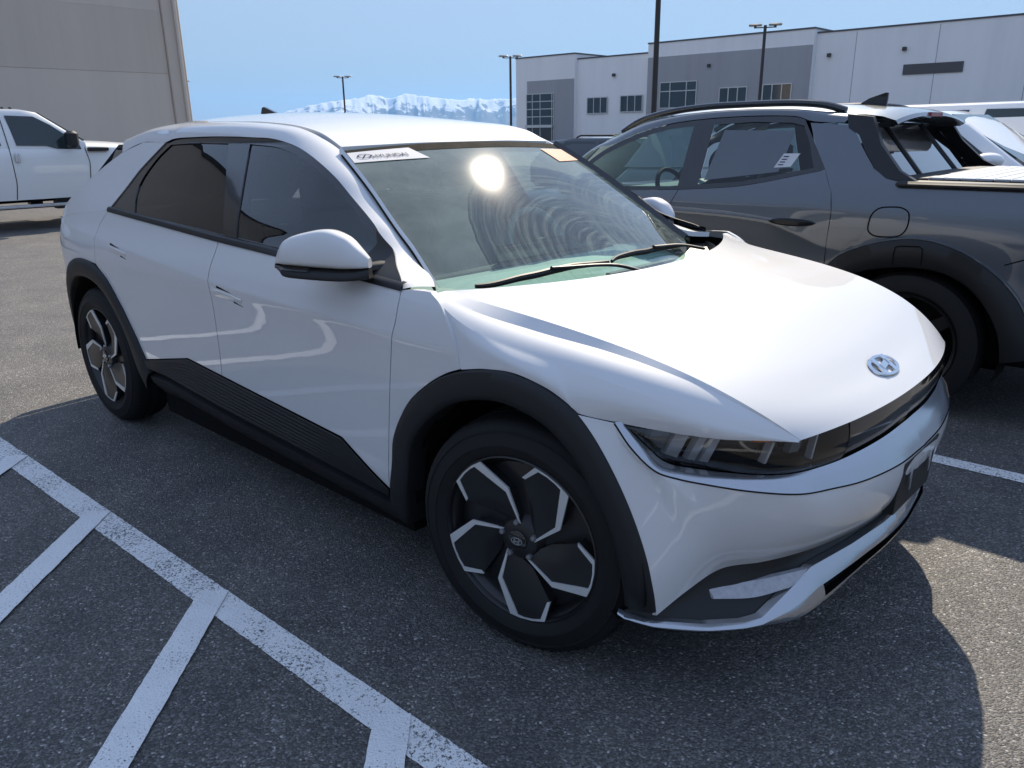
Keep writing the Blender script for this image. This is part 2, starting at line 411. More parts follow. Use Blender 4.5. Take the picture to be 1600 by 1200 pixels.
# ------------------------------------------------------------------ the white hatchback
car = empty('electric_hatchback', (0, 0, 0), 'glossy white electric hatchback with black cladding in the foreground', 'car')
bW = pch([-3.8, -3.7, -3.6, -3.45, -3.3, -3.0, -2.5, -1.5, -.7, 0, .25, .4, .5], [.69, .755, .82, .88, .908, .93, .938, .94, .94, .932, .908, .893, .875])
zC = pch([-3.8, -3.3, -2.53, -2.15, -1.62, -1.28, -.66, -.41, .3], [1.06, 1.045, 1.0, .974, .942, .929, .917, .908, .88])
kC = pch([-3.8, -3.4, -.8, -.35, .3], [.6, 1, 1, .25, 0])
dW = pch([.2, .3, .42, .62, .80, .9, .97, 1.07, 1.14, 1.3, 1.42, 1.52], [-.06, -.034, -.012, -.005, -.001, 0, -.009, -.045, -.068, -.148, -.212, -.27])
tW = pch([-2.0, -1.6, -1.24, -1.12, -.89, -.75, -.6, -.4], [0, .004, .018, .026, .062, .077, .10, .10])
def sst(t): t = np.clip(t, 0, 1); return t*t*(3-2*t)
def W(x, z): return bW(x)+dW(z)-tW(x)*sst((z-1.045)/.10)+kC(x)*.011*np.exp(-np.abs(z-zC(x))/.07)
def on_side(G, sg, off=0.):
    G = np.asarray(G, float); return np.stack([G[..., 0], sg*(W(G[..., 0], G[..., 1])+off), G[..., 1]], -1)
def side_panel(name, bot, top, lef, rig, n, m, mat, parent, sg, off=0., g=.0030, depth=.022, sm=(0, 0, 0, 0)):
    G = coons(poly(bot, n, sm[0]), poly(top, n, sm[1]), poly(lef, m, sm[2]), poly(rig, m, sm[3]))
    G = gapify(G, g); P = on_side(G, sg, off); mb = MB(); mb.grid(P)
    if depth: fold(mb, P, depth, (0, -sg, 0))
    return mb.build(name, mat, parent, flip=sg > 0)
def sheet(name, outer, holes, mat, parent, sg, off=0.):
    from mathutils.geometry import tessellate_polygon
    loops = [outer]+holes; tri = tessellate_polygon([[Vector((x, z, 0)) for x, z in l] for l in loops])
    P = on_side(np.array([p for l in loops for p in l]), sg, off)
    mb = MB(); mb.v = [tuple(p) for p in P]; mb.f = [tuple(t) for t in tri]; mb.mi = [0]*len(mb.f)
    for l in holes:
        Q = on_side(np.array(l), sg, off); mb.grid(np.array([Q, Q-np.array([0, sg*.016, 0])]), cu=True)
    return mb.build(name, mat, parent, smooth=30)
DLO_T = [(-.463, 1.047), (-.489, 1.068), (-.595, 1.108), (-.702, 1.166), (-.761, 1.207), (-.91, 1.287), (-1.014, 1.347), (-1.119, 1.395), (-1.26, 1.442), (-1.444, 1.475), (-1.622, 1.483), (-1.883, 1.487), (-2.092, 1.485), (-2.29, 1.478), (-2.36, 1.464), (-2.43, 1.413), (-2.535, 1.334), (-2.63, 1.238), (-2.73, 1.149)]
BELT = [(-2.73, 1.149), (-2.118, 1.121), (-1.609, 1.097), (-1.193, 1.081), (-.703, 1.057), (-.463, 1.047)]
ARF_O = [(-.575, .31), (-.545, .40), (-.522, .48), (-.504, .57), (-.432, .687), (-.333, .774), (-.244, .828), (-.177, .853), (-.09, .874), (.004, .883), (.108, .865), (.187, .83), (.212, .811), (.261, .761), (.33, .661), (.386, .551), (.423, .443), (.436, .36), (.437, .30)]
ARF_I = [(-.505, .235), (-.47, .35), (-.449, .432), (-.411, .572), (-.285, .705), (-.172, .765), (-.045, .792), (.043, .785), (.125, .757), (.203, .694), (.289, .57), (.338, .456), (.352, .36), (.350, .292)]
ARR_O = [(-2.385, .40), (-2.407, .461), (-2.469, .57), (-2.571, .698), (-2.704, .824), (-2.80, .868), (-2.897, .89), (-3.05, .893), (-3.2, .862), (-3.34, .785), (-3.45, .66), (-3.51, .52), (-3.53, .36)]
ARR_I = [(-2.49, .28), (-2.52, .43), (-2.575, .57), (-2.69, .70), (-2.82, .775), (-3.0, .80), (-3.18, .775), (-3.31, .70), (-3.41, .57), (-3.455, .43), (-3.46, .30)]
GL_F = dict(bot=[(-1.50, 1.114), (-.760, 1.082)], top=[(-1.62, 1.456), (-1.426, 1.446), (-1.261, 1.413), (-1.12, 1.367), (-1.015, 1.318), (-.911, 1.260), (-.809, 1.200), (-.722, 1.149)], lef=[(-1.50, 1.114), (-1.62, 1.456)], rig=[(-.760, 1.082), (-.722, 1.149)])
GL_R = dict(bot=[(-2.44, 1.150), (-1.59, 1.116)], top=[(-2.31, 1.452), (-2.05, 1.460), (-1.79, 1.458)], lef=[(-2.44, 1.150), (-2.49, 1.265), (-2.405, 1.385), (-2.31, 1.452)], rig=[(-1.59, 1.116), (-1.79, 1.458)])
def outline(g): # closed loop of a glass opening
    return [tuple(p) for p in np.vstack([poly(g['bot'], 8)[:-1], poly(g['rig'], 8)[:-1], poly(g['top'], 24, 1)[::-1][:-1], poly(g['lef'], 10, 1)[::-1][:-1]])]
def arch(name, outer, inner, sg, parent):
    n = 90; o = poly(outer, n, 1); i = poly(inner, n, 1); rows = []
    for k, (t, d) in enumerate([(0, -.012), (.0, .004), (.05, .013), (.35, .020), (.75, .019), (.95, .014), (1, .006)]):
        rows.append(on_side(o*(1-t)+i*t, sg, d))
    last = rows[-1].copy(); last[:, 1] -= sg*.07; rows.append(last)
    return MB().grid(np.array(rows)).build(name, 'cladding', parent, smooth=50, flip=sg < 0)

for sg in (-1, 1):
    lf = 'right' if sg < 0 else 'left'
    fd = side_panel('door', [(-1.638, .539), (-.806, .483), (-.568, .355)], [(-1.609, 1.097), (-1.193, 1.081), (-.703, 1.057), (-.467, 1.045)],
                    [(-1.638, .539), (-1.626, .621), (-1.616, .86), (-1.623, .962), (-1.609, 1.097)], [(-.568, .355), (-.509, .743), (-.483, .879), (-.464, .965), (-.467, 1.045)], 100, 90, 'white_paint', car, sg, sm=(0, 1, 1, 1))
    rd = side_panel('door', [(-2.40, .465), (-1.935, .558), (-1.638, .539)], [(-2.73, 1.149), (-2.118, 1.121), (-1.609, 1.097)],
                    [(-2.40, .465), (-2.469, .57), (-2.571, .698), (-2.704, .824), (-2.785, .865), (-2.818, .885), (-2.815, 1.004), (-2.80, 1.08), (-2.73, 1.149)], [(-1.638, .539), (-1.626, .621), (-1.616, .86), (-1.623, .962), (-1.609, 1.097)], 100, 90, 'white_paint', car, sg, sm=(0, 1, 0, 1))
    side_panel('fender', [(-.568, .355), (-.548, .40), (-.526, .48), (-.507, .57), (-.435, .69), (-.335, .777), (-.246, .831), (-.184, .856)], [(-.467, 1.045), (-.42, 1.052), (-.37, 1.053), (-.342, 1.052)],
               [(-.568, .355), (-.509, .743), (-.483, .879), (-.464, .965), (-.467, 1.045)], [(-.184, .856), (-.198, .903), (-.225, .959), (-.282, 1.021), (-.342, 1.052)], 50, 60, 'white_paint', car, sg, sm=(1, 0, 1, 1))
    # quarter panel: lower corner and pillar
    q = side_panel('quarter_panel', [(-3.74, .50), (-3.55, .5), (-3.51, .52), (-3.45, .66), (-3.34, .785), (-3.2, .862), (-3.05, .893), (-2.897, .89), (-2.818, .885)], [(-3.655, 1.035), (-3.3, 1.09), (-2.73, 1.149)],
                   [(-3.74, .50), (-3.765, .75), (-3.73, .93), (-3.655, 1.035)], [(-2.818, .885), (-2.815, 1.004), (-2.80, 1.08), (-2.73, 1.149)], 80, 50, 'white_paint', car, sg, sm=(0, 1, 1, 0), g=.0015)
    side_panel('rear_pillar', [(-3.655, 1.035), (-3.3, 1.09), (-2.73, 1.149)], [(-2.80, 1.415), (-2.60, 1.462), (-2.36, 1.464)],
               [(-3.655, 1.035), (-3.40, 1.15), (-3.17, 1.255), (-2.95, 1.355), (-2.80, 1.415)], [(-2.73, 1.149), (-2.63, 1.238), (-2.535, 1.334), (-2.43, 1.413), (-2.36, 1.464)], 50, 50, 'white_paint', car, sg, g=-.0005, sm=(1, 0, 1, 1))
    MB().prism([(-2.80, sg*.700, 1.424), (-2.97, sg*.690, 1.425), (-3.03, sg*.70, 1.365), (-3.27, sg*.755, 1.215), (-3.02, sg*.725, 1.325)], (0, -sg*.12, .02)).build('spoiler_fin', 'gloss_black', car)
    sheet('window_frame', [tuple(p) for p in np.vstack([poly(BELT, 50, 1)[:-1], poly(DLO_T, 120, 1)[:-1]])], [outline(GL_F), outline(GL_R)], 'gloss_black', car, sg, -.006)
    MB().grid(np.array([on_side(poly(BELT, 60, 1)+np.array([0, d]), sg, e) for d, e in ((-.006, -.004), (-.006, .006), (.004, .009), (.014, .008), (.018, -.002))])).build('belt_moulding', 'black_plastic', car)
    side_panel('window', GL_F['bot'], GL_F['top'], GL_F['lef'], GL_F['rig'], 50, 30, 'side_glass', fd, sg, -.012, g=-.004, depth=0, sm=(0, 1, 0, 0))
    side_panel('window', GL_R['bot'], GL_R['top'], GL_R['lef'], GL_R['rig'], 50, 30, 'privacy_glass', rd, sg, -.012, g=-.004, depth=0, sm=(0, 1, 1, 0))
    # flush door handles: proud pull with dark slots at its ends
    for dr, x0, x1, z0 in ((fd, -1.60, -1.37, .903), (rd, -2.64, -2.42, .979)):
        sl = (.891-.925)/.25*.35
        P = []
        for t in np.linspace(0, 1, 14):
            x = x0+(x1-x0)*t; zz = z0-.012*t; h = .019*(1-.45*t); e = .0008*min(1, t*6, (1-t)*6)
            P.append([on_side((x, zz-h-.001), sg, -.001), on_side((x, zz-h*.8), sg, e), on_side((x, zz+h*.7), sg, e+.002), on_side((x, zz+h), sg, -.001)])
        hd = MB().grid(np.array(P)).build('handle', 'white_paint', dr)
        for (xa, xb, za, th) in ((x1-.185, x1-.075, z0+.0205, .0075), (x1-.062, x1+.004, z0-.0235, .0045)):
            MB().prism([on_side(q_, sg, .0016) for q_ in ((xa, za+th), (xb, za-.009), (xa, za-.2*th))], (0, -sg*.003, 0)).build('handle_slot', 'void_black', dr)
    arch('wheel_arch', ARF_O, ARF_I, sg, car); arch('wheel_arch', ARR_O, ARR_I, sg, car)
    # sill cladding with fine ribs, ledge and lower sill
    n, m = 120, 75
    top = poly([(-2.40, .462), (-1.935, .556), (-1.638, .537), (-.806, .481), (-.568, .352)], n); led = poly([(-2.392, .425), (-2.203, .431), (-1.667, .388), (-1.18, .364), (-.745, .340), (-.576, .328)], n)
    rows = []
    for k in range(m):
        t = k/(m-1); rib = (.0035*max(0, math.sin(t*2*math.pi*9)) if .06 < t < .93 else 0)
        G = top*(1-t)+led*t; fx = np.clip((G[:, 0]+2.3)/.15, 0, 1)*np.clip((-.85-G[:, 0])/.2, 0, 1)
        rows.append(on_side(G, sg, .010-.006*(k == 0)+rib*fx))
    sc = MB().grid(np.array(rows)).build('sill_cladding', 'cladding', car, smooth=60)
    rows = []
    for dz, off in ((0, .008), (-.012, -.022), (-.030, -.024), (-.042, .004), (-.075, .002), (-.14, -.035), (-.16, -.10)):
        G = led+np.array([0, dz]); P = on_side(G, sg, off); P[:, 1] = sg*np.minimum(np.abs(P[:, 1]), .93+off); rows.append(P)
    MB().grid(np.array(rows)).build('sill', 'black_plastic', car, smooth=40)
    # dark wheel wells
    for xc in (-.02, -3.0):
        th = np.linspace(-.08, math.pi+.08, 40)
        MB().grid(np.array([np.stack([xc+.445*np.cos(th), np.full(40, sg*y), .36+.43*np.sin(th)], 1) for y in (.56, .7, .895)])).fan(np.stack([xc+.445*np.cos(th), np.full(40, sg*.565), .36+.43*np.sin(th)], 1)).build('wheel_well', 'void_black', car)
# inner shell so that shut lines stay dark, floor and firewall
m = MB()
for sg in (-1, 1):
    G = coons(poly([(-3.6, .86), (-3.4, .86), (-3.2, .9), (-2.6, .9), (-2.4, .40), (-.62, .33), (-.55, .5), (-.30, .84), (-.15, .9)], 70), poly([(-3.6, 1.0), (-2.7, 1.12), (-.5, 1.03), (-.33, 1.02)], 70), poly([(-3.6, .86), (-3.6, 1.0)], 10), poly([(-.15, .9), (-.33, 1.02)], 10))
    m.grid(on_side(G, sg, -.045))
m.box((-2.45, -.84, .17), (-.55, .84, .27)); m.box((-3.55, -.55, .24), (.52, .55, .40)); m.box((-.40, -.60, .4), (.56, .60, .66))
m.box((-.52, -.80, .4), (-.46, .80, .93)); m.box((-3.60, -.60, .4), (-3.45, .60, .90))
m.build('inner_shell', 'void_black', car, smooth=0)

# --- hood: loft over lengthwise feature curves, mirrored
def fx(c):
    c = np.array(sorted(c, key=lambda q: -q[0]), float); t = (c[0, 0]-c[:, 0])/(c[0, 0]-c[-1, 0])
    fy, fz = pch(t, c[:, 1]), pch(t, c[:, 2]); a, b = c[0, 0], c[-1, 0]
    return lambda q: np.stack([a+(b-a)*q, fy(q), fz(q)], 1)
C0 = [(.747, 0, .771), (.70, 0, .794), (.657, 0, .813), (.558, 0, .862), (.456, 0, .903), (.346, 0, .941), (.194, 0, .982), (.1, 0, 1.003), (-.02, 0, 1.026), (-.107, 0, 1.043)]
C1 = [(.722, .38, .770), (.68, .385, .793), (.63, .39, .818), (.53, .40, .863), (.43, .41, .903), (.32, .42, .938), (.17, .43, .975), (.07, .43, .997), (-.05, .43, 1.021), (-.16, .43, 1.039)]
C2 = [(.669, .607, .768), (.62, .640, .807), (.558, .675, .847), (.456, .710, .897), (.346, .735, .931), (.194, .755, .963), (.1, .765, .979), (-.02, .775, .995), (-.143, .79, 1.011), (-.268, .812, 1.028), (-.342, .842, 1.046)]
C3 = [(.668, .609, .767), (.640, .620, .787), (.587, .660, .825), (.526, .694, .856), (.428, .733, .897), (.28, .765, .934), (.15, .783, .953), (.0, .803, .967), (-.15, .832, .990), (-.25, .855, 1.013), (-.338, .882, 1.046)]
C4 = [(.666, .614, .766), (.607, .672, .784), (.553, .737, .812), (.467, .792, .845), (.335, .846, .882), (.235, .868, .902), (.101, .887, .923), (.0, .897, .937), (-.10, .905, .952), (-.2, .908, .980), (-.312, .902, 1.034)]
def fair(c, d): # replace scattered survey points by a fair low-order curve through both ends
    c = np.array(sorted(c, key=lambda q: -q[0])); w = np.ones(len(c)); w[[0, -1]] = 30; xs_ = np.linspace(c[0, 0], c[-1, 0], 40)
    return [tuple(q) for q in np.stack([xs_, np.polyval(np.polyfit(c[:, 0], c[:, 1], d, w=w), xs_), np.polyval(np.polyfit(c[:, 0], c[:, 2], d, w=w), xs_)], 1)]
C2, C3, C4 = fair(C2, 5), fair(C3, 5), fair(C4, 5)
C6 = [(.669, .615, .764), (.615, .675, .772), (.53, .756, .779), (.431, .813, .787), (.3, .872, .80), (.212, .906, .811), (.187, None, .832), (.108, None, .867), (.004, None, .885), (-.09, None, .876), (-.184, None, .856)]
C6 = [(x, float(W(x, z)) if y is None else y, z) for x, y, z in C6]
C5 = []
nu = 110; u = np.linspace(0, 1, nu)
cur = [fx(c)(u) for c in (C0, C1, C2, C3, C4, C6)]
# side of the hood: bulge between shoulder line and lower edge
def across(a, b, n, bul=0, dirv=None):
    t = np.linspace(0, 1, n)[:, None, None]; P = a[None]*(1-t)+b[None]*t
    if bul: P = P+(np.sin(math.pi*t)*bul)*dirv[None]
    return P
half = []
top = []
for k in range(nu): # smooth crowned top across C0-C1-C2
    f = pch([0, cur[1][k, 1], cur[2][k, 1]], [cur[0][k, 2], cur[1][k, 2], cur[2][k, 2]]); g = pch([0, cur[1][k, 1], cur[2][k, 1]], [cur[0][k, 0], cur[1][k, 0], cur[2][k, 0]])
    ys = np.linspace(0, cur[2][k, 1], 36); z0, z1 = cur[0][k, 2], cur[2][k, 2]; q = ys/ys[-1]
    top.append(np.stack([cur[0][k, 0]+(cur[2][k, 0]-cur[0][k, 0])*q**2.2, ys, z0+(z1-z0)*q**2.4], 1))
top = np.array(top).transpose(1, 0, 2)
facet = across(cur[2], cur[3], 6)
ramp_ = np.sin(np.pi*np.clip(u*1.0, 0, 1))[:, None]
sh = across(cur[3], cur[4], 14, .012, np.array([0, .5, .86])[None]*ramp_)
sd = across(cur[4], cur[5], 26, .016, np.array([.2, .95, .2])[None]*ramp_)
def mirrored(rows_list, name, mat, parent, depth=.02):
    mb = MB()
    for sg in (-1, 1):
        for P in rows_list:
            Q = P.copy(); Q[..., 1] *= sg; mb.grid(Q if sg > 0 else Q[::-1])
    return mb
mb = mirrored([top, facet, sh, sd], 'hood', 'white_paint', car)
rimf = np.vstack([top[:, 0], ]); rimr = np.vstack([top[:, -1], facet[1:, -1], sh[1:, -1], sd[1:, -1]]); riml = sd[-1]
for sg in (-1, 1):
    k = np.array([1, sg, 1])
    mb.grid(np.array([rimf*k, rimf*k+np.array([-.012, 0, -.006])])); mb.grid(np.array([rimr*k, rimr*k+np.array([.004, -.004*sg, -.02])])); mb.grid(np.array([riml*k, riml*k+np.array([-.006, -sg*.016, -.004])]))
hood = mb.build('hood', 'white_paint', car, smooth=17)
import bmesh
def weld(o, d=.0006, ang=17):
    bm = bmesh.new(); bm.from_mesh(o.data); bmesh.ops.remove_doubles(bm, verts=bm.verts, dist=d); bmesh.ops.recalc_face_normals(bm, faces=bm.faces); bm.to_mesh(o.data); bm.free()
    o.data.set_sharp_from_angle(angle=R(ang))
weld(hood, ang=10)

# --- roof side frames (A-pillar, cant rail), roof, glass
RD2 = DLO_T[:15]+[(-2.60, 1.462), (-2.80, 1.415)]
RI = [(-.40, .830, 1.050), (-.47, .775, 1.054), (-.56, .735, 1.086), (-.64, .712, 1.137), (-.69, .700, 1.168), (-.84, .668, 1.265), (-.945, .647, 1.330), (-1.04, .626, 1.382), (-1.165, .605, 1.443), (-1.37, .602, 1.508), (-1.57, .602, 1.531), (-1.84, .602, 1.543), (-2.05, .602, 1.546), (-2.25, .602, 1.546), (-2.34, .602, 1.545), (-2.62, .604, 1.532), (-2.95, .61, 1.485)]
both = poly([a+b for a, b in zip(RD2, RI)], 150, 1); rd_ = on_side(both[:, :2], 1, .001); ri_ = both[:, 2:]
ZR = pch([-3.45, -3.2, -2.9, -2.5, -2.2, -1.9, -1.6, -1.4, -1.25, -1.112], [1.462, 1.515, 1.557, 1.585, 1.591, 1.582, 1.556, 1.526, 1.493, 1.452])
edge = poly([(-.477, .745, 1.025), (-.551, .725, 1.074), (-.621, .710, 1.124), (-.718, .693, 1.185), (-.897, .655, 1.301), (-1.05, .622, 1.387), (-1.131, .605, 1.430)], 60, 1)
nz = 60; ss = np.linspace(-1, 1, 81)
ctr = poly([(-.20, 0, .965), (-.45, 0, 1.105), (-.70, 0, 1.241), (-.95, 0, 1.373), (-1.11, 0, 1.452)], nz, 1)
WS = np.zeros((nz, 81, 3))
for i in range(nz):
    a = np.abs(ss); WS[i, :, 1] = ss*edge[i, 1]
    WS[i, :, 0] = ctr[i, 0]+(edge[i, 0]-ctr[i, 0])*a**2.0; WS[i, :, 2] = ctr[i, 2]+(edge[i, 2]-ctr[i, 2])*a**2.0
ws = MB().grid(WS).build('windshield', 'windshield_glass', car)
MB().grid(np.array([WS[-1]+np.array([0, 0, .002]), WS[-4]+np.array([0, 0, .0015])])).build('windshield_seal', 'void_black', ws)
for sg in (-1, 1):
    P = []
    for i in range(150):
        a, b = rd_[i], ri_[i]; t = np.linspace(0, 1, 18)[:, None]; q = a*(1-t)+b*t
        nrm = np.cross(b-a, np.array([1., 0, 0])); nrm /= np.linalg.norm(nrm); nrm = nrm*(1 if nrm@np.array([0, .6, .8]) > 0 else -1)
        q = q+np.sin(math.pi*t**.9)*(.004+.015*sst(i/95))*nrm; P.append(q)
    P = np.array(P); P[..., 1] *= sg
    if sg > 0: P -= (np.linspace(1, 0, 18)[None, :, None]*(1-sst(np.arange(150)/100.))[:, None, None])*np.array([0, .035, .022])
    mb = MB().grid(P)
    Pi = P[:, 1:-1].copy(); Pi[..., 1] -= sg*.022; Pi[..., 2] -= .018; MB().grid(Pi[16:]).build('pillar_lining', 'interior_dark', car)
    mb.grid(np.array([P[:, -1], P[:, -1]+np.array([0, -sg*.006, -.02])])); MB().grid(np.array([P[:, 0]+np.array([0, -sg*.0005, 0]), P[:, 0]+np.array([0, -sg*.016, 0])])).build('window_seal', 'void_black', car)
    mb.build('roof_rail_panel', 'white_paint', car, smooth=45)
    # pillar trim strip along the glass and dark ditch moulding along the roof
    e = edge.copy(); e[:, 1] *= sg; o1 = e+np.array([.012, sg*.024, .004]); o2 = e+np.array([.004, sg*.012, .018]); o3 = e+np.array([0, 0, .004]); o4 = e+np.array([0, -sg*.006, -.004])
    MB().grid(np.array([o1-np.array([0, 0, .02]), o1, o2, o3, o4])).build('pillar_trim', 'gloss_black' if sg > 0 else 'white_paint', car, smooth=50)
    MB().tube(e[::3]+np.array([.013, sg*.027, .000]), .0035, 6).build('pillar_seal', 'void_black', car)
    dt = ri_[70:]*np.array([1, sg, 1]); MB().grid(np.array([dt+np.array([0, sg*.002, -.001]), dt+np.array([0, 0, -.012]), dt+np.array([0, -sg*.014, -.012]), dt+np.array([0, -sg*.016, .0])])).build('roof_ditch', 'black_plastic', car)
# roof skin
ZE = pch([-3.1, -2.95, -2.62, -2.25, -1.8, -1.5, -1.3, -1.135], [1.462, 1.485, 1.532, 1.546, 1.542, 1.527, 1.497, 1.432])
P = []
ys = np.linspace(-1, 1, 71)
hx = lambda y: -1.112-.17*y*y+.08*y**4
for t in np.linspace(0, 1, 110):
    row = []
    for s_ in ys:
        y = s_*.588; x = hx(y)*(1-t)+(-3.36+.38*(y/.588)**2)*t; zc_ = float(ZR(x))
        ze_ = float(ZE(x)); row.append((x, y, zc_-(zc_-ze_)*abs(s_)**2.2+.003))
    P.append(row)
P = np.array(P)
mb = MB().grid(P); fold(mb, P, .02, (0, 0, -1)); roof = mb.build('roof', 'white_paint', car, smooth=40)
Q = P.copy(); Q[..., 2] -= .05; Q[..., 1] *= 1.08; MB().grid(Q).build('headliner', 'interior_grey', car)
# tailgate, rear glass, spoiler, bumper (out of view but real)
yy = np.linspace(-1, 1, 41)
def cross_sheet(xz, wf, bow, name, mat):
    MB().grid(np.array([[(x+bow*(1-(s_)**2), s_*w, z) for s_ in yy] for (x, z), w in zip(xz, wf)])).build(name, mat, car)
cross_sheet([(-3.36, 1.475), (-3.40, 1.462), (-3.34, 1.44)], [.42, .42, .42], -.06, 'rear_spoiler', 'white_paint')
cross_sheet([(-3.0, 1.45), (-3.3, 1.28), (-3.63, 1.06)], [.66, .70, .72], -.07, 'rear_window', 'privacy_glass')
cross_sheet([(-3.63, 1.06), (-3.72, .95), (-3.735, .7), (-3.72, .48)], [.80, .76, .72, .74], -.05, 'tailgate', 'white_paint')
cross_sheet([(-3.735, .5), (-3.76, .42), (-3.68, .26)], [.75, .74, .72], -.05, 'rear_bumper', 'cladding')
MB().prism([(-2.50, -.008, 1.585), (-2.55, -.008, 1.602), (-2.66, -.004, 1.632), (-2.68, -.004, 1.628), (-2.69, -.012, 1.58)], (0, .016, 0)).build('antenna_fin', 'gloss_black', car, smooth=50)

# --- front fascia
F0 = [(.323, .862, .797), (.431, .811, .785), (.53, .754, .777), (.615, .673, .770), (.665, .607, .766), (.698, .5, .768), (.717, .4, .768), (.737, .2, .769), (.743, 0, .769)]
F1 = [(.323, .86, .795), (.372, .834, .742), (.409, .80, .698), (.469, .753, .682), (.551, .698, .674), (.612, .648, .670), (.657, .585, .668), (.690, .5, .668), (.714, .4, .668), (.737, .2, .667), (.742, 0, .667)]
F2 = [(.303, .877, .799), (.356, .876, .745), (.414, .852, .692), (.457, .817, .673), (.507, .779, .661), (.6, .708, .645), (.683, .614, .630), (.728, .5, .620), (.76, .4, .613), (.791, .2, .603), (.798, 0, .60)]
F4 = [(.437, float(W(.437, .287)), .287), (.477, .767, .34), (.517, .666, .375), (.589, .58, .385), (.638, .5, .391), (.681, .4, .396), (.732, .2, .402), (.747, 0, .404)]
def sym(P): # mirror rows of a half surface (y>0, last column at y=0) into one full-width grid
    L = P.copy(); Rr = P[:, ::-1][:, 1:].copy(); Rr[..., 1] *= -1; return np.concatenate([L, Rr], 1)
n = 90
lef = np.array([(x, float(W(x, z)), z) for x, z in poly([(.437, .287), (.436, .36), (.423, .443), (.386, .551), (.33, .661), (.261, .761), (.212, .809)], 40, 1)])
topc = np.vstack([poly([(.212, float(W(.212, .809)), .809), (.303, .877, .799)], 10)[:-1], poly(F2, n-9, 1)])
botc = poly(F4, n, 1); rig = poly([(.747, 0, .404), (.778, 0, .47), (.793, 0, .54), (.798, 0, .60)], 40, 1)
B = coons(botc, topc, lef, rig)
vv = np.linspace(0, 1, 40)[:, None]; uv = np.linspace(0, 1, n)[None]
rad = B[..., :2]/np.linalg.norm(B[..., :2]-np.array([-.4, 0]), axis=-1, keepdims=True); bul = (.007*np.sin(math.pi*vv)**1.8*np.sin(math.pi*np.clip(uv*1.15, 0, 1)**.8))[..., None]
dirv = B[..., :2]-np.array([-.1, 0]); dirv /= np.linalg.norm(dirv, axis=-1, keepdims=True); B[..., :2] += dirv*bul
SB = sym(B); mb = MB().grid(SB); fold(mb, SB, .02, (-.6, 0, -.2)); bumper = mb.build('front_bumper', 'white_paint', car, smooth=40)
sh1 = poly(F1, n, 1); sh2 = poly(F2, n, 1)
S = np.array([sh1*(1-t)+sh2*t+np.array([0, 0, .006*math.sin(math.pi*t)]) for t in np.linspace(0, 1, 14)])
S = sym(S); mb = MB().grid(S); mb.build('lamp_garnish', 'garnish', car, smooth=40)
for sg in (-1, 1): MB().tube(poly(F2, 120, 1)*np.array([1, sg, 1])+np.array([.0005, 0, -.0012]), .0022, 6).build('bumper_seam', 'void_black', car)
# lamps: lens, housing, modules; centre panel
l0, l1 = poly(F0, 160, 1), poly(F1, 160, 1)
cutk = int(np.argmin(np.abs(l0[:, 1]-.40)))
def lens_rows(k0, k1, inset, n=12, bul=.010):
    rows = []
    for t in np.linspace(0, 1, n):
        q = l0[k0:k1]*(1-t)+l1[k0:k1]*t; d = q[:, :2]-np.array([-.2, 0]); d = d/np.linalg.norm(d, axis=1, keepdims=True)
        q = q.copy(); q[:, :2] += d*(bul*math.sin(math.pi*t)-inset); q[:, 2] += (-.001*(t < .01)+.001*(t > .99)); rows.append(q)
    return np.array(rows)
for sg in (-1, 1):
    k = np.array([1, sg, 1])
    hl = MB().grid(lens_rows(0, cutk-1, .002)*k).build('headlight', 'lens_glass', car)
    hp = lens_rows(0, cutk, .075); MB().grid(hp*k).grid(np.array([lens_rows(0, cutk, .010)[0], hp[0]])*k).grid(np.array([lens_rows(0, cutk, .010)[-1], hp[-1]])*k).grid(np.array([lens_rows(0, cutk, .010)[:, -1], hp[:, -1]])*k).build('lamp_housing', 'gloss_black', hl)
    mods = lens_rows(0, cutk, .035, 12, 0)
    def modu(i0, i1, r0, r1, mat, nm, dep=.02):
        q = mods[[r0, r0, r1, r1], [i0, i1, i1, i0]]*k; MB().prism(q, (-dep, -sg*dep*.4, 0)).build(nm, mat, hl, smooth=0)
    for f0, f1, r0, r1, mt, nm in ((.13, .20, 2, 9, 'interior_grey', 'lamp_module'), (.215, .275, 1, 10, 'reflector', 'lamp_module'), (.315, .345, 1, 10, 'reflector', 'lamp_module'), (.365, .395, 1, 10, 'reflector', 'lamp_module'), (.53, .60, 1, 2, 'lamp_amber', 'turn_signal'), (.61, .622, 2, 9, 'reflector', 'lamp_divider'), (.70, .75, 1, 6, 'interior_grey', 'lamp_module'), (.845, .857, 1, 10, 'reflector', 'lamp_divider')):
        modu(int(cutk*f0), max(int(cutk*f0)+1, int(cutk*f1)), r0, r1, mt, nm)
cp = sym(lens_rows(cutk, 160, .007)); gp = MB().grid(cp).build('grille_panel', 'gloss_black', car)
# lower fascia: black valance, fog lamps, silver skid
LT = [(.366, .893, .285), (.426, .844, .262), (.53, .748, .25), (.601, .673, .25), (.627, .633, .255), (.652, .542, .30), (.674, .451, .345), (.716, .271, .355), (.743, .09, .36), (.747, 0, .36)]
LB = [(.37, .898, .27), (.429, .847, .245), (.535, .754, .232), (.63, .636, .232), (.688, .548, .237), (.715, .45, .25), (.742, .25, .275), (.757, .1, .284), (.760, 0, .286)]
va = poly(F4, 70, 1)+np.array([-.012, 0, .02]); vb = poly(LT, 70, 0)+np.array([-.012, 0, -.012])
S = sym(np.array([va*(1-t)+vb*t+np.array([-.022*math.sin(math.pi*t), 0, 0]) for t in np.linspace(0, 1, 10)])); MB().grid(S).build('valance', 'black_plastic', car)
LTo, LBo = poly(LT, 120, 0), poly(LB, 120, 1)
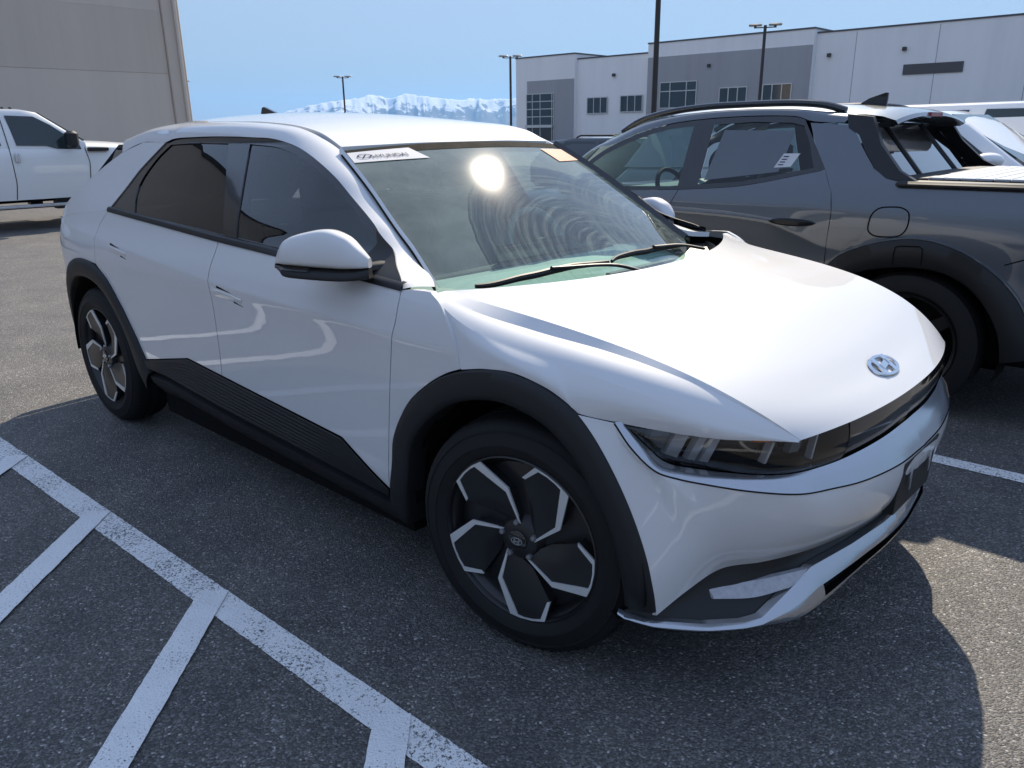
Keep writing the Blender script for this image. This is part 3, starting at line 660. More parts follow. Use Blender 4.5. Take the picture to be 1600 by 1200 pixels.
# skid: outer lip, broad blade, and centre slot
lip = []
for t in np.linspace(0, 1, 9):
    q = LTo*(1-t)+LBo*t; b = .012*math.sin(math.pi*t); q = q.copy(); d = q[:, :2]-np.array([0, 0]); d /= np.linalg.norm(d, axis=1, keepdims=True); q[:, :2] += d*b; lip.append(q)
lip = np.array(lip); kc = int(np.argmin(np.abs(LTo[:, 1]-.43)))
full = sym(lip[:5]); mb = MB().grid(full)
lo = lip[5:].copy(); mb.grid(sym(lo[2:])); mb.grid((lip[4:8, :kc+1])); q = lip[4:8, :kc+1].copy(); q[..., 1] *= -1; mb.grid(q)
fold(mb, full, .02, (-1, 0, .2)); mb.build('skid_plate', 'garnish', car, smooth=40)
sl = lip[4:8].copy(); sl[..., 0] -= .02; MB().grid(sym(sl)).build('lower_intake', 'void_black', car)
un = np.array([LBo, LBo+np.array([-.02, 0, -.012]), LBo*np.array([1, .9, 1])+np.array([-.16, 0, -.03])]); MB().grid(sym(un)).build('undertray', 'black_plastic', car)
for sg in (-1, 1):
    k = np.array([1, sg, 1]); lo_ = poly([(.508, .694, .297), (.585, .62, .299), (.644, .530, .311)], 20, 1); hi_ = poly([(.483, .690, .322), (.575, .588, .333), (.662, .462, .346)], 20, 1)
    P = np.array([hi_*(1-t)+lo_*t for t in np.linspace(0, 1, 6)]); P[..., 0] += .010; P[..., 1] += .004; P[1:-1, :, 0] += .003
    mb = MB().grid(P*k); fold(mb, P*k, .015, (-1, 0, 0)); mb.build('fog_light', 'fog_lens', car, smooth=40)
# number plate holder
pb = MB().prism([(.797, -.155, .590), (.800, .155, .590), (.793, .168, .565), (.786, .155, .425), (.783, -.155, .425), (.790, -.168, .565)], (-.03, 0, -.006)).build('plate_holder', 'black_plastic', car, smooth=0)
for y in (-.09, .09): MB().prism([(.799, y-.012, .53), (.799, y+.006, .56), (.797, y+.012, .49), (.797, y+.002, .485)], (.002, 0, 0)).build('plate_glint', 'silver_trim', pb, smooth=0)  # bright silver shards standing in for glints at the bolt holes
# hood emblem: oval ring with slanted letter
ec = Vector((.655, 0, .8175)); e2 = Vector((-.43, 0, .215)).normalized(); e1 = Vector((0, 1, 0)); en = e1.cross(e2) if e1.cross(e2).z > 0 else -e1.cross(e2)
def E(a, b, c=0.): p = ec+e1*a*1.28+e2*b*1.28+en*c; return (p.x, p.y, p.z)
th = np.linspace(0, 2*np.pi, 40, endpoint=False)
m = MB(); rings = []
for da, c in ((.000, .0005), (.002, .004), (.006, .005), (.0095, .0035), (.010, .0005)): rings.append([E((.066-da)*math.cos(t), (.034-da)*math.sin(t), c) for t in th])
m.grid(np.array(rings), cu=True)
for sgn_ in (-1, 1): # two stems and a bar, leaning
    m.prism([E(a*1.0, b, .0015) for a, b in ((sgn_*.027-.018, -.0255), (sgn_*.027+.000, -.0265), (sgn_*.027+.018, .0255), (sgn_*.027+.000, .0265))], tuple(en*.004))
m.prism([E(a, b, .0015) for a, b in ((-.03, -.012), (-.005, -.008), (.026, -.004), (.030, .012), (.005, .008), (-.026, .004))], tuple(en*.004))
m.build('emblem', 'chrome', hood, smooth=40)

# --- wheels
def wheel(center, sg, base, steer, parent):
    root = bpy.data.objects.new('wheel', None); COL.objects.link(root); root.parent = parent; root.location = center; root.rotation_euler = (0, 0, steer)
    ax = (0, sg, 0)   # outward
    prof = [(-.205, .245), (-.215, .29), (-.205, .345), (-.18, .364)]
    for a in (-.17, -.115, -.105, -.06, -.05): prof.append((a, .369 if a not in (-.115, -.105+0) else .369))
    tp = [(-.215, .262), (-.222, .30), (-.214, .34), (-.196, .360), (-.165, .3685), (-.142, .3695), (-.140, .362), (-.134, .362), (-.132, .3695), (-.095, .370), (-.093, .362), (-.086, .362), (-.084, .3695), (-.058, .3685), (-.030, .362), (-.012, .346), (-.0065, .336), (-.0035, .335), (-.0035, .331), (-.0055, .330), (-.001, .318), (.003, .300), (.0045, .297), (.0045, .293), (.002, .292), (-.001, .280), (-.008, .266), (-.012, .259), (-.025, .252)]
    ty = MB().lathe(tp, ax, (0, 0, 0), 96)
    for k in range(72): # tread sipes on the shoulder
        t0 = 2*math.pi*k/72
        for dt in (0,):
            def pt(a, r, t): return (r*math.cos(t), sg*a, r*math.sin(t))
            ty.face([pt(-.060, .3705, t0), pt(-.060, .3705, t0+.030), pt(-.028, .3640, t0+.045), pt(-.028, .3640, t0+.015)])
    ty.build('tyre', 'rubber', root, smooth=50)
    rm = MB().lathe([(-.20, .248), (-.10, .225), (-.045, .232), (-.025, .246), (-.016, .259), (-.010, .2595), (-.008, .255), (-.014, .2515), (-.030, .246)], ax, (0, 0, 0), 80).build('rim', 'alloy_dark', root, smooth=50)
    # dark disc with raised blades
    def pol(r, ang, d): return (r*math.cos(ang), sg*d, r*math.sin(ang))
    dk = MB().lathe([(-.06, .238), (-.055, .20), (-.050, .12), (-.046, .075), (-.022, .060), (-.016, .045), (-.014, .030), (-.016, .0)], ax, (0, 0, 0), 60)
    for q in range(5):
        b0 = base+q*2*math.pi/5
        lead = [(.058, 0), (.158, 20.5), (.2505, 41)]; trail = [(.2505, 67), (.203, 76.5), (.10, 66), (.060, 40)]
        L = [(r, b0+R(a)) for r, a in lead]; T = [(r, b0+R(a)) for r, a in trail]
        arc = [(.2505, b0+R(a)) for a in (47, 54, 61)]
        loop = L+arc+T; d = [-.018, -.012, -.010]+[-.010]*3+[-.010, -.020, -.040, -.030]
        dk.fan([pol(r, a, dd) for (r, a), dd in zip(loop, d)])
        dk.grid(np.array([[pol(r, a, dd) for (r, a), dd in zip(loop, d)], [pol(r, a, -.055) for r, a in loop]]), cu=True)
    dk.build('wheel_disc', 'alloy_dark', root, smooth=25)
    bl = MB()
    for q in range(5):
        b0 = base+q*2*math.pi/5
        O = [(.056, 0), (.163, 19.3), (.2535, 39.0), (.2545, 47), (.2545, 57), (.2545, 66.8), (.202, 77.3)]
        I = [(.058, 7), (.151, 23.3), (.2475, 45.2), (.2492, 50), (.2492, 57), (.2475, 63.8), (.200, 74.0)]
        Dp = [-.0155, -.0095, -.0072, -.0072, -.0072, -.0072, -.017]
        A = np.array([pol(r, b0+R(a), dd) for (r, a), dd in zip(O, Dp)]); Bv = np.array([pol(r, b0+R(a), dd) for (r, a), dd in zip(I, Dp)]); off = np.array([0, -sg*.006, 0])
        bl.grid(np.array([A+off, A, Bv, Bv+off])); bl.face([A[0]+off, A[0], Bv[0], Bv[0]+off]); bl.face([A[-1]+off, A[-1], Bv[-1], Bv[-1]+off])
    bl.build('spoke_face', 'machined', rm, smooth=20)
    for q in range(5):
        a = base+R(14+72*q); MB().lathe([(-.035, .009), (-.012, .009), (-.008, .007), (-.007, .0)], ax, pol(.057, a, 0), 8).build('lug_nut', 'steel_rough', root, smooth=40)
    cpm = MB().lathe([(-.02, .033), (-.010, .032), (-.008, .028), (-.0075, 0)], ax, (0, 0, 0), 30).build('hub_cap', 'gloss_black', root, smooth=40)
    m = MB(); rings = []
    for da, c in ((0, -.0075), (.001, -.005), (.003, -.005), (.004, -.0075)): rings.append([((.020-da)*math.cos(t)*1.0, sg*c, (.012-da)*math.sin(t)*1.0) for t in th])
    m.grid(np.array(rings), cu=True)
    for s2 in (-1, 1): m.prism([(s2*.008+a, sg*-.0072, b) for a, b in ((-.005, -.0085), (-.001, -.009), (.005, .0085), (.001, .009))], (0, sg*.0022, 0))
    m.prism([(a, sg*-.0072, b) for a, b in ((-.009, -.003), (.009, -.001), (.009, .003), (-.009, .001))], (0, sg*.0022, 0))
    m.build('emblem', 'alloy', cpm, smooth=30)
    MB().lathe([(-.10, .165), (-.085, .165), (-.085, .08)], ax, (0, 0, 0), 40).build('brake_disc', 'steel_rough', root)
    return root
for sg in (-1, 1):
    wheel((0, sg*.918, .367), sg, R(9 if sg < 0 else 40), .15, car); wheel((-3.0, sg*.918, .367), sg, R(-7 if sg < 0 else 20), 0, car)

# --- door mirrors
for sg in (-1, 1):
    path = poly([(-.600, .915), (-.645, .944), (-.722, .972), (-.80, 1.002), (-.875, 1.032), (-.910, 1.056)], 30, 1)
    tz = pch([0, .08, .2, .42, .65, .85, .95, 1], [1.128, 1.158, 1.193, 1.212, 1.200, 1.177, 1.145, 1.100]); bz = pch([0, .3, 1], [1.098, 1.094, 1.098]); hw = pch([0, .1, .5, .85, 1], [.018, .042, .056, .050, .010])
    if sg > 0: path = path+np.array([-.02, -.065])
    dz_ = -.03 if sg > 0 else 0.
    def sec(t, z0, z1, w, k=24):
        i = t*29; p0 = np.array([np.interp(i, range(30), path[:, 0]), np.interp(i, range(30), path[:, 1])]); j = min(28, int(i)); d = path[j+1]-path[j]; d /= np.linalg.norm(d); nn = np.array([-d[1], d[0]])
        out = []
        for a in np.linspace(0, 2*math.pi, k, endpoint=False):
            c, s_ = math.cos(a), math.sin(a); c = math.copysign(abs(c)**.6, c); s_ = math.copysign(abs(s_)**.6, s_)
            zm = z0+(z1-z0)*.30; z = zm+(z1-zm)*s_ if s_ > 0 else zm+(zm-z0)*s_
            q = p0+nn*w*c*(1 if s_ < .2 else 1-.15*s_); out.append((q[0], sg*q[1], z+dz_))
        return out
    mr = bpy.data.objects.new('door_mirror', None); COL.objects.link(mr); mr.parent = car
    tt = np.linspace(0, 1, 36)
    G = np.array([sec(t, float(bz(t)), float(tz(t)), float(hw(t))) for t in tt]); MB().grid(G, cu=True).face(G[0]).face(G[-1]).build('mirror_cap', 'white_paint', mr, smooth=50)
    bz2 = pch([0, .3, .8, 1], [1.064, 1.056, 1.058, 1.085]); G = np.array([sec(t, float(bz2(t)), float(bz(t)), float(hw(t))*1.0+.0015) for t in tt]); MB().grid(G, cu=True).face(G[0]).face(G[-1]).build('mirror_base', 'black_plastic', mr, smooth=50)
    G = np.array([sec(t, 1.083, 1.0965, float(hw(t))+.0035, 24) for t in np.linspace(.55, 1, 16)]); MB().grid(G, cu=True).build('mirror_indicator', 'lens_glass', mr, smooth=40)
    MB().tube([(-.645, sg*.80, 1.083), (-.665, sg*.88, 1.081), (-.72, sg*.955, 1.076)], [.034, .030, .024], 12, sq=.7).build('mirror_stalk', 'black_plastic', mr)
    q = poly([(-.655, 1.165), (-.72, 1.075), (-.49, 1.060)], 8)
    side_panel('mirror_sail', [(-.768, 1.064), (-.60, 1.055), (-.463, 1.049)], [(-.745, 1.197), (-.702, 1.165), (-.595, 1.107), (-.489, 1.067), (-.463, 1.049)], [(-.768, 1.064), (-.722, 1.150), (-.745, 1.197)], [(-.463, 1.049), (-.4629, 1.0491)], 40, 16, 'black_plastic', mr, sg, .002, g=0., depth=.012, sm=(0, 1, 0, 0))

# --- cowl, wipers, stickers, cabin
cw = np.array([[(-.112-.231*y*y-.337*y**4, y, 1.028-.02*y*y), (-.135-.231*y*y-.337*y**4, y, .965+.02*y*y), (-.22-.22*y*y, y, .925+.12*y*y), (-.30-.25*y*y, y, .955+.07*y*y)] for y in np.linspace(-.80, .80, 40)]); MB().grid(cw).build('cowl', 'black_plastic', car)
def gl_pt(x, y, lift=0.):
    d = (WS[..., 0]-x)**2+(WS[..., 1]-y)**2; i, j = np.unravel_index(np.argmin(d), d.shape); return WS[i, j]+np.array([.3, 0, .95])*lift
hr = lambda y: -.107-.231*y*y-.337*y**4
for (y0, y1, yp) in ((-.66, -.08, .03), (-.06, .54, .62)):
    ysx = np.linspace(y0, y1, 24); pts = np.array([gl_pt(-.315-.20*y*y-.008*math.sin(math.pi*(y-y0)/(y1-y0)), y, .014) for y in ysx])
    for _ in range(4): pts[1:-1] = (pts[:-2]+pts[1:-1]*2+pts[2:])/4
    w = MB().tube(pts, .003+.0065*np.sin(np.pi*np.linspace(.03, .97, 24))**.4, 8, sq=1.3).build('wiper', 'black_plastic', car)
    arm = np.array([(-.23-.20*yp*yp, yp, 1.000+.02*yp*yp), (-.27-.20*yp*yp, yp-.10, 1.030), tuple(pts[12]+np.array([.008, 0, .012]))]); MB().tube(poly(arm, 12, 1), .009, 8, sq=.7).build('wiper_arm', 'black_plastic', w)
def gl_patch(name, s0, s1, t0, t1, mat, skew=0., lift=.003):
    rows = []
    for t in np.linspace(t0, t1, 5):
        i = t*(nz-1); row = []
        for s_ in np.linspace(s0, s1, 12):
            s2 = s_+skew*(t-t0)/(t1-t0)*(s_-s0)/(s1-s0); j = (s2+1)*40; i0, j0 = min(nz-2, int(i)), min(79, int(j)); a, b = i-i0, j-j0
            row.append((1-a)*((1-b)*WS[i0, j0]+b*WS[i0, j0+1])+a*((1-b)*WS[i0+1, j0]+b*WS[i0+1, j0+1])+np.array([.4*lift, 0, .92*lift]))
        rows.append(row)
    return MB().grid(np.array(rows)).build(name, mat, ws), np.array(rows)
st, srows = gl_patch('sticker', -.99, -.46, .885, .975, 'sticker_white', -.07)
gl_patch('sticker', .70, .98, .80, .93, 'sticker_orange')
def text_on(txt, org, dx, dy, size, mat, parent, name='lettering', lift=.001):
    cu = bpy.data.curves.new('tmp', 'FONT'); cu.body = txt; cu.size = size; cu.align_x = 'LEFT'; o = bpy.data.objects.new('tmp', cu); COL.objects.link(o)
    dg = bpy.context.evaluated_depsgraph_get(); me = bpy.data.meshes.new_from_object(o.evaluated_get(dg)); bpy.data.objects.remove(o)
    dx = Vector(dx).normalized(); dy = Vector(dy); dy = (dy-dx*dy.dot(dx)).normalized(); nn = dx.cross(dy); org = Vector(org)
    for v in me.vertices: v.co = org+dx*v.co.x+dy*v.co.y+nn*lift
    me.materials.clear(); me.materials.append(MATS[mat]); me.name = name; t = bpy.data.objects.new(name, me); COL.objects.link(t); t.parent = parent; return t
o_ = Vector(srows[1, 3]); text_on('HYUNDAI', o_, Vector(srows[1, 9])-o_, Vector(srows[3, 3])-o_, .036, 'ink', ws, lift=.003)
a0, a1 = Vector(srows[2, 1]), Vector(srows[2, 3]); dd = (a1-a0).normalized(); dv = (Vector(srows[3, 1])-a0).normalized(); nv = dd.cross(dv)
m = MB(); m.grid(np.array([[tuple(a0+dd*.03+dd*(r*.030*math.cos(t))+dv*(r*.015*math.sin(t))+nv*.003) for t in th] for r in (1, .8)]), cu=True); m.prism([tuple(a0+dd*.03+dd*x+dv*y+nv*.0028) for x, y in ((-.012, -.009), (-.006, -.009), (.012, .009), (.006, .009))], tuple(nv*.0005)); m.build('lettering', 'ink', ws)
# dashboard, wheel, seats
D = np.array([[(x-.12*abs(y)**2, y, z) for x, z in ((-.36, .90), (-.42, .930), (-.54, .968), (-.66, .980), (-.80, .968), (-.86, .93), (-.86, .80), (-.80, .62))] for y in np.linspace(-.76, .76, 30)]); MB().grid(D).build('dashboard', 'interior_mint', car, smooth=40)
for y0_, y1_ in ((-.62, -.12), (.12, .62)): MB().box((-.455, y0_, .945), (-.425, y1_, .956)).build('defroster_vent', 'interior_dark', car)
MB().box((-.845, -.66, .940), (-.80, .66, .985), bev=.008).build('dash_trim', 'interior_dark', car)
MB().box((-.83, -.12, .985), (-.81, .62, 1.055), bev=.01).build('dash_screen', 'gloss_black', car)
tz_ = []
for a in np.linspace(0, 2*math.pi, 32, endpoint=False): tz_.append((-1.03+.07*math.sin(a)*-1, .38+.18*math.cos(a), .98+.165*math.sin(a)))
tz_.append(tz_[0]); sw = MB().tube(tz_, .016, 10).build('steering_wheel', 'seat_cloth', car); MB().tube([(-1.03, .38, .98), (-.88, .38, .93)], .05, 12).box((-1.035, .21, .96), (-1.02, .55, 1.0)).build('steering_column', 'interior_dark', sw)
def seat(x, y, w, mat):
    st_ = bpy.data.objects.new('seat', None); COL.objects.link(st_); st_.parent = car
    def cush(sections, nm):
        G = []
        for (cx, cz, hw_, th_, ang) in sections:
            ring = []
            for a in np.linspace(0, 2*math.pi, 24, endpoint=False):
                c, s_ = math.cos(a), math.sin(a); c = math.copysign(abs(c)**.6, c); s_ = math.copysign(abs(s_)**.6, s_); ring.append((cx+th_*s_*math.cos(ang), y+hw_*c, cz+th_*s_*math.sin(ang)))
            G.append(ring)
        G = np.array(G); MB().grid(G, cu=True).fan(G[0]).fan(G[-1]).build(nm, mat, st_, smooth=50)
    cush([(x+.45, .60, w*.9, .05, 1.5), (x+.40, .60, w, .08, 1.5), (x+.1, .57, w, .09, 1.5), (x, .55, w*.9, .07, 1.5)], 'seat_cushion')
    cush([(x, .58, w*.9, .05, .2), (x-.05, .70, w, .08, .2), (x-.14, 1.0, w*.97, .075, .2), (x-.19, 1.13, w*.75, .06, .2), (x-.20, 1.17, w*.5, .03, .2)], 'seat_back')
    cush([(x-.20, 1.19, w*.35, .03, .2), (x-.205, 1.22, w*.55, .055, .2), (x-.225, 1.33, w*.55, .05, .2), (x-.23, 1.36, w*.4, .02, .2)], 'headrest')
for y in (-.38, .38): seat(-1.35, y, .25, 'seat_cloth')
seat(-2.45, -.42, .28, 'interior_grey'); seat(-2.45, .42, .28, 'interior_grey')
m = MB()
for sg in (-1, 1): m.grid(on_side(coons(poly([(-2.7, .6), (-.6, .6)], 20), poly([(-2.7, 1.13), (-.5, 1.045)], 20), poly([(-2.7, .6), (-2.7, 1.13)], 8), poly([(-.6, .6), (-.5, 1.045)], 8)), sg, -.07)); m.tube([(-1.62, sg*.80, 1.08), (-1.70, sg*.66, 1.44)], .035, 8)
m.build('door_trim', 'interior_grey', car)
MB().box((-1.16, -.12, 1.275), (-1.12, .12, 1.335), bev=.015).build('rear_view_mirror', 'black_plastic', car)
# ------------------------------------------------------------------ other vehicles: shared builders
def hull(name, st, mat, parent, k=7, smooth=38):
    """st rows: x, z_bottom, z_top, half-width bottom, half-width top, crown"""
    rows = []
    for x, zb, zt, wb, wt, cr in st:
        side = []
        for t in np.linspace(0, 1, k): side.append((wb+(wt-wb)*t+.03*math.sin(math.pi*t)*min(1, (zt-zb)), zb+(zt-zb)*t*.96))
        topp = [(wt*(1-.03), zt*1.0+cr*.15), (wt*.75, zt+cr*.6), (wt*.4, zt+cr*.9), (0, zt+cr)]
        half_ = [(wb*.8, zb)]+side+topp
        ring = [(x, y, z) for y, z in half_]+[(x, -y, z) for y, z in half_[::-1][1:]]
        rows.append(ring)
    G = np.array(rows); mb = MB().grid(G, cu=True); mb.face(G[0][::-1]); mb.face(G[-1]); return mb.build(name, mat, parent, smooth=smooth)
def seam(pts, w, parent, name='door_seam', mat='void_black'):
    """thin dark ribbon; pts (x,y,z) already lying just proud of the panel"""
    P = np.array(pts, float); T = np.gradient(P, axis=0); T /= np.linalg.norm(T, axis=1, keepdims=True); nn = np.stack([-T[:, 2], T[:, 1]*0, T[:, 0]], 1); nn /= np.linalg.norm(nn, axis=1, keepdims=True)+1e-9
    return MB().grid(np.array([P-nn*w/2, P+nn*w/2])).build(name, mat, parent, smooth=0)
def plain_wheel(parent, x, y, r, sg, spokes=6, rim='alloy'):
    w = bpy.data.objects.new('wheel', None); COL.objects.link(w); w.parent = parent; w.location = (x, y, r)
    MB().lathe([(-.22, .62*r), (-.23, .85*r), (-.20, .97*r), (-.16, r), (-.05, r), (-.015, .965*r), (.0, .85*r), (-.005, .74*r), (-.02, .70*r)], (0, sg, 0), (0, 0, 0), 48).build('tyre', 'rubber', w)
    m = MB().lathe([(-.15, .68*r), (-.03, .66*r), (-.008, .705*r), (-.02, .66*r), (-.09, .62*r)], (0, sg, 0), (0, 0, 0), 40)
    for q in range(spokes):
        a = 2*math.pi*q/spokes
        def pt(rr_, d, b): return (rr_*r*math.cos(a)-b*math.sin(a), sg*d, rr_*r*math.sin(a)+b*math.cos(a))
        m.prism([pt(.1, -.03, -.045), pt(.66, -.025, -.03), pt(.66, -.025, .03), pt(.1, -.03, .045)], (0, -sg*.03, 0))
    m.lathe([(-.05, .17*r), (-.02, .15*r), (-.018, 0)], (0, sg, 0), (0, 0, 0), 20).build('rim', rim, w)
    MB().lathe([(-.12, .6*r), (-.12, 0)], (0, sg, 0), (0, 0, 0), 30).build('brake_disc', 'void_black', w)
    return w
def quad_panel(pts, parent, name, mat, out, th=.008):
    return MB().prism(pts, tuple(np.array(out)*th)).build(name, mat, parent, smooth=0)

# ------------------------------------------------------------------ grey pickup in the next bay
tk = empty('pickup_truck', (.13, 2.95, 0), 'dark grey compact pickup truck parked beside the white hatchback', 'truck', math.pi)
dW2 = pch([.25, .5, .75, .95, 1.05, 1.15, 1.3, 1.45, 1.6, 1.7], [-.05, 0, -.012, 0, -.004, -.03, -.10, -.175, -.26, -.33])
bW2 = pch([-1.15, -.8, -.4, .6, 2.4, 3.2, 3.6, 3.85], [.84, .93, .95, .95, .95, .93, .87, .74])
lc = pch([-.5, .45, .62, .8, 1.09, 1.4, 2.2], [.83, .861, .919, .975, .995, 1.0, 1.0])
def W2(x, z): return bW2(x)+dW2(z)+.016*np.exp(-np.abs(z-lc(x))/.06)*np.clip((x-.3)/.4, 0, 1)
def os2(G, sg=1, off=0.):
    G = np.asarray(G, float); return np.stack([G[..., 0], sg*(W2(G[..., 0], G[..., 1])+off), G[..., 1]], -1)
def tpanel(name, bot, top, lef, rig, n, m, mat, sg=1, off=0., g=.0022, depth=.02, sm=(0, 0, 0, 0), parent=None):
    G = gapify(coons(poly(bot, n, sm[0]), poly(top, n, sm[1]), poly(lef, m, sm[2]), poly(rig, m, sm[3])), g); P = os2(G, sg, off); mb = MB().grid(P)
    if depth: fold(mb, P, depth, (0, -sg, 0))
    return mb.build(name, mat, parent or tk, flip=sg > 0)
T_ARO = [(.56, .40), (.53, .56), (.46, .72), (.375, .815), (.278, .869), (.134, .917), (.011, .937), (-.097, .930), (-.22, .894), (-.343, .827), (-.453, .738), (-.532, .638), (-.58, .52), (-.60, .40)]
T_ARI = [(.46, .36), (.44, .48), (.39, .62), (.311, .708), (.229, .748), (.069, .784), (-.055, .789), (-.179, .770), (-.29, .711), (-.393, .602), (-.454, .482), (-.475, .36)]
T_DLO = [(2.25, 1.10), (2.21, 1.25), (2.10, 1.345), (2.006, 1.395), (1.828, 1.468), (1.605, 1.521), (1.384, 1.545), (1.046, 1.557), (.78, 1.548), (.69, 1.522)]
T_BELT = [(.530, 1.268), (.70, 1.23), (.88, 1.19), (1.033, 1.163), (1.307, 1.138), (1.511, 1.127), (1.775, 1.112), (2.25, 1.10)]
for sg in (1, -1):
    fdr = tpanel('door', [(1.45, .42), (2.35, .42)], [(1.417, 1.131), (1.8, 1.112), (2.25, 1.10)], [(1.45, .42), (1.50, .75), (1.495, .933), (1.468, 1.015), (1.417, 1.131)], [(2.35, .42), (2.38, .8), (2.25, 1.10)], 60, 60, 'grey_paint', sg, sm=(0, 1, 1, 0))
    rdr = tpanel('door', [(.56, .42), (1.45, .42)], [(.530, 1.268), (.70, 1.23), (.88, 1.19), (1.033, 1.163), (1.307, 1.138), (1.417, 1.131)], [(.56, .42), (.53, .56), (.455, .736), (.447, .897), (.442, 1.053), (.464, 1.153), (.530, 1.268)], [(1.45, .42), (1.50, .75), (1.495, .933), (1.468, 1.015), (1.417, 1.131)], 70, 80, 'grey_paint', sg, sm=(0, 1, 0, 1))
    # cab corner + bed side
    tpanel('bed_side', [(-1.10, .50), (-.60, .50), (-.58, .52), (-.532, .638), (-.453, .738), (-.343, .827), (-.22, .894), (-.097, .930), (.011, .937), (.134, .917), (.278, .869), (.375, .815), (.451, .736)], [(-1.10, 1.19), (-.436, 1.198), (-.16, 1.206), (.096, 1.212), (.198, 1.234), (.278, 1.284), (.464, 1.153)], [(-1.10, .50), (-1.10, 1.19)], [(.451, .736), (.447, .897), (.442, 1.053), (.464, 1.153)], 110, 60, 'grey_paint', sg, g=.0004, sm=(0, 0, 0, 1))
    tpanel('cab_pillar', [(.278, 1.284), (.464, 1.153)], [(.46, 1.50), (.692, 1.516)], [(.278, 1.284), (.353, 1.37), (.42, 1.455), (.46, 1.50)], [(.464, 1.153), (.530, 1.268), (.626, 1.402), (.692, 1.516)], 20, 40, 'grey_paint', sg, g=-.001, depth=0, sm=(0, 0, 1, 1))
    # black sail beside the rear glass
    sp = [(.47, 1.49), (.40, 1.45), (.345, 1.37), (.272, 1.284), (.20, 1.236), (.096, 1.214), (.03, 1.214), (.14, 1.27), (.27, 1.40), (.33, 1.50), (.36, 1.545), (.50, 1.56)]
    MB().prism([tuple(os2(q_, sg, .006)) for q_ in sp], (0, -sg*.045, 0)).build('sail_panel', 'black_plastic', tk, smooth=0)
    # glazing
    hole1 = [(1.43, 1.15), (2.19, 1.125), (2.17, 1.25), (2.05, 1.335), (1.90, 1.405), (1.75, 1.457), (1.60, 1.492), (1.44, 1.508)]
    hole2 = [(.60, 1.275), (.75, 1.245), (.90, 1.212), (1.03, 1.188), (1.29, 1.165), (1.30, 1.513), (1.04, 1.527), (.80, 1.518), (.725, 1.50), (.66, 1.40)]
    from mathutils.geometry import tessellate_polygon
    outer = [tuple(p) for p in np.vstack([poly(T_BELT, 30, 1)[:-1], poly(T_DLO, 40, 1)[:-1]])]
    loops = [outer, hole1, hole2]; tri = tessellate_polygon([[Vector((x, z, 0)) for x, z in l] for l in loops]); P = os2(np.array([p for l in loops for p in l]), sg, -.002)
    mb = MB(); mb.v = [tuple(p) for p in P]; mb.f = [tuple(t) for t in tri]; mb.mi = [0]*len(mb.f); mb.build('window_frame', 'gloss_black', tk, smooth=0)
    for dr_, hl_, mt in ((fdr, hole1, 'truck_glass'), (rdr, hole2, 'truck_glass')):
        P = os2(np.array(hl_), sg, -.008); MB().face(P).build('window', mt, dr_, smooth=0)
    # arch, sill, handle, fuel flap
    n_ = 70; o_, i_ = poly(T_ARO, n_, 1), poly(T_ARI, n_, 1); rows = [os2(o_*(1-t)+i_*t, sg, d) for t, d in ((0, -.01), (0, .012), (.06, .022), (.5, .026), (.94, .022), (1, .012))]; q_ = rows[-1].copy(); q_[:, 1] -= sg*.08; rows.append(q_)
    wa = MB().grid(np.array(rows)).build('wheel_arch', 'cladding', tk, smooth=50)
    rl = os2(o_+np.array([0, .004]), sg, .002); MB().grid(np.array([os2(o_*1.0+(o_-i_)*.10, sg, .000), os2(o_+(o_-i_)*.06, sg, .012), os2(o_+(o_-i_)*.01, sg, .012)])).build('arch_lip', 'grey_paint', tk, smooth=60)
    of = np.array([3.005, 0]); MB().grid(np.array([os2(o_*np.array([1, 1])*(1-t)+i_*t+of, sg, d) for t, d in ((0, -.01), (0, .012), (.5, .026), (1, .012))])).build('wheel_arch', 'cladding', tk, smooth=50)
    seam([os2(q2, sg, .0275) for q2 in ((.085, .80), (.083, .86), (.078, .892), (.06, .90), (-.035, .905), (-.052, .895), (-.055, .865), (-.055, .81))], .006, wa, 'flap_seam')
    MB().grid(np.array([os2(poly([(.55, z_), (2.42, z_)], 20), sg, d) for z_, d in ((.43, -.002), (.42, .012), (.33, .015), (.26, -.02), (.24, -.1))])).build('sill_cladding', 'cladding', tk)
    for dr_, x0 in ((rdr, .52), (fdr, 1.56)):
        P = []
        for t in np.linspace(0, 1, 16):
            x = x0+.27*t; h = .022*math.sin(math.pi*min(1, max(0, t)))**.5; e = .012+.020*math.sin(math.pi*t)
            P.append([os2((x, .982-h), sg, .004), os2((x, .982-h*.5), sg, e), os2((x, .982+h*.5), sg, e+.004), os2((x, .982+h*.9), sg, .004)])
        MB().grid(np.array(P)).build('handle', 'black_plastic', dr_, smooth=60)
    if sg > 0:
        fl = poly([(.237, .999), (.226, 1.05), (.195, 1.082), (.14, 1.092), (.082, 1.090), (.048, 1.07), (.039, 1.03), (.05, .975), (.082, .946), (.14, .938), (.205, .942), (.234, .965), (.237, .999)], 60, 1)
        seam(os2(fl, 1, .002), .007, tk, 'fuel_flap')
        seam(os2(poly([(-.42, .845), (-.9, 1.05)], 10), 1, .002), .006, tk, 'bumper_seam')
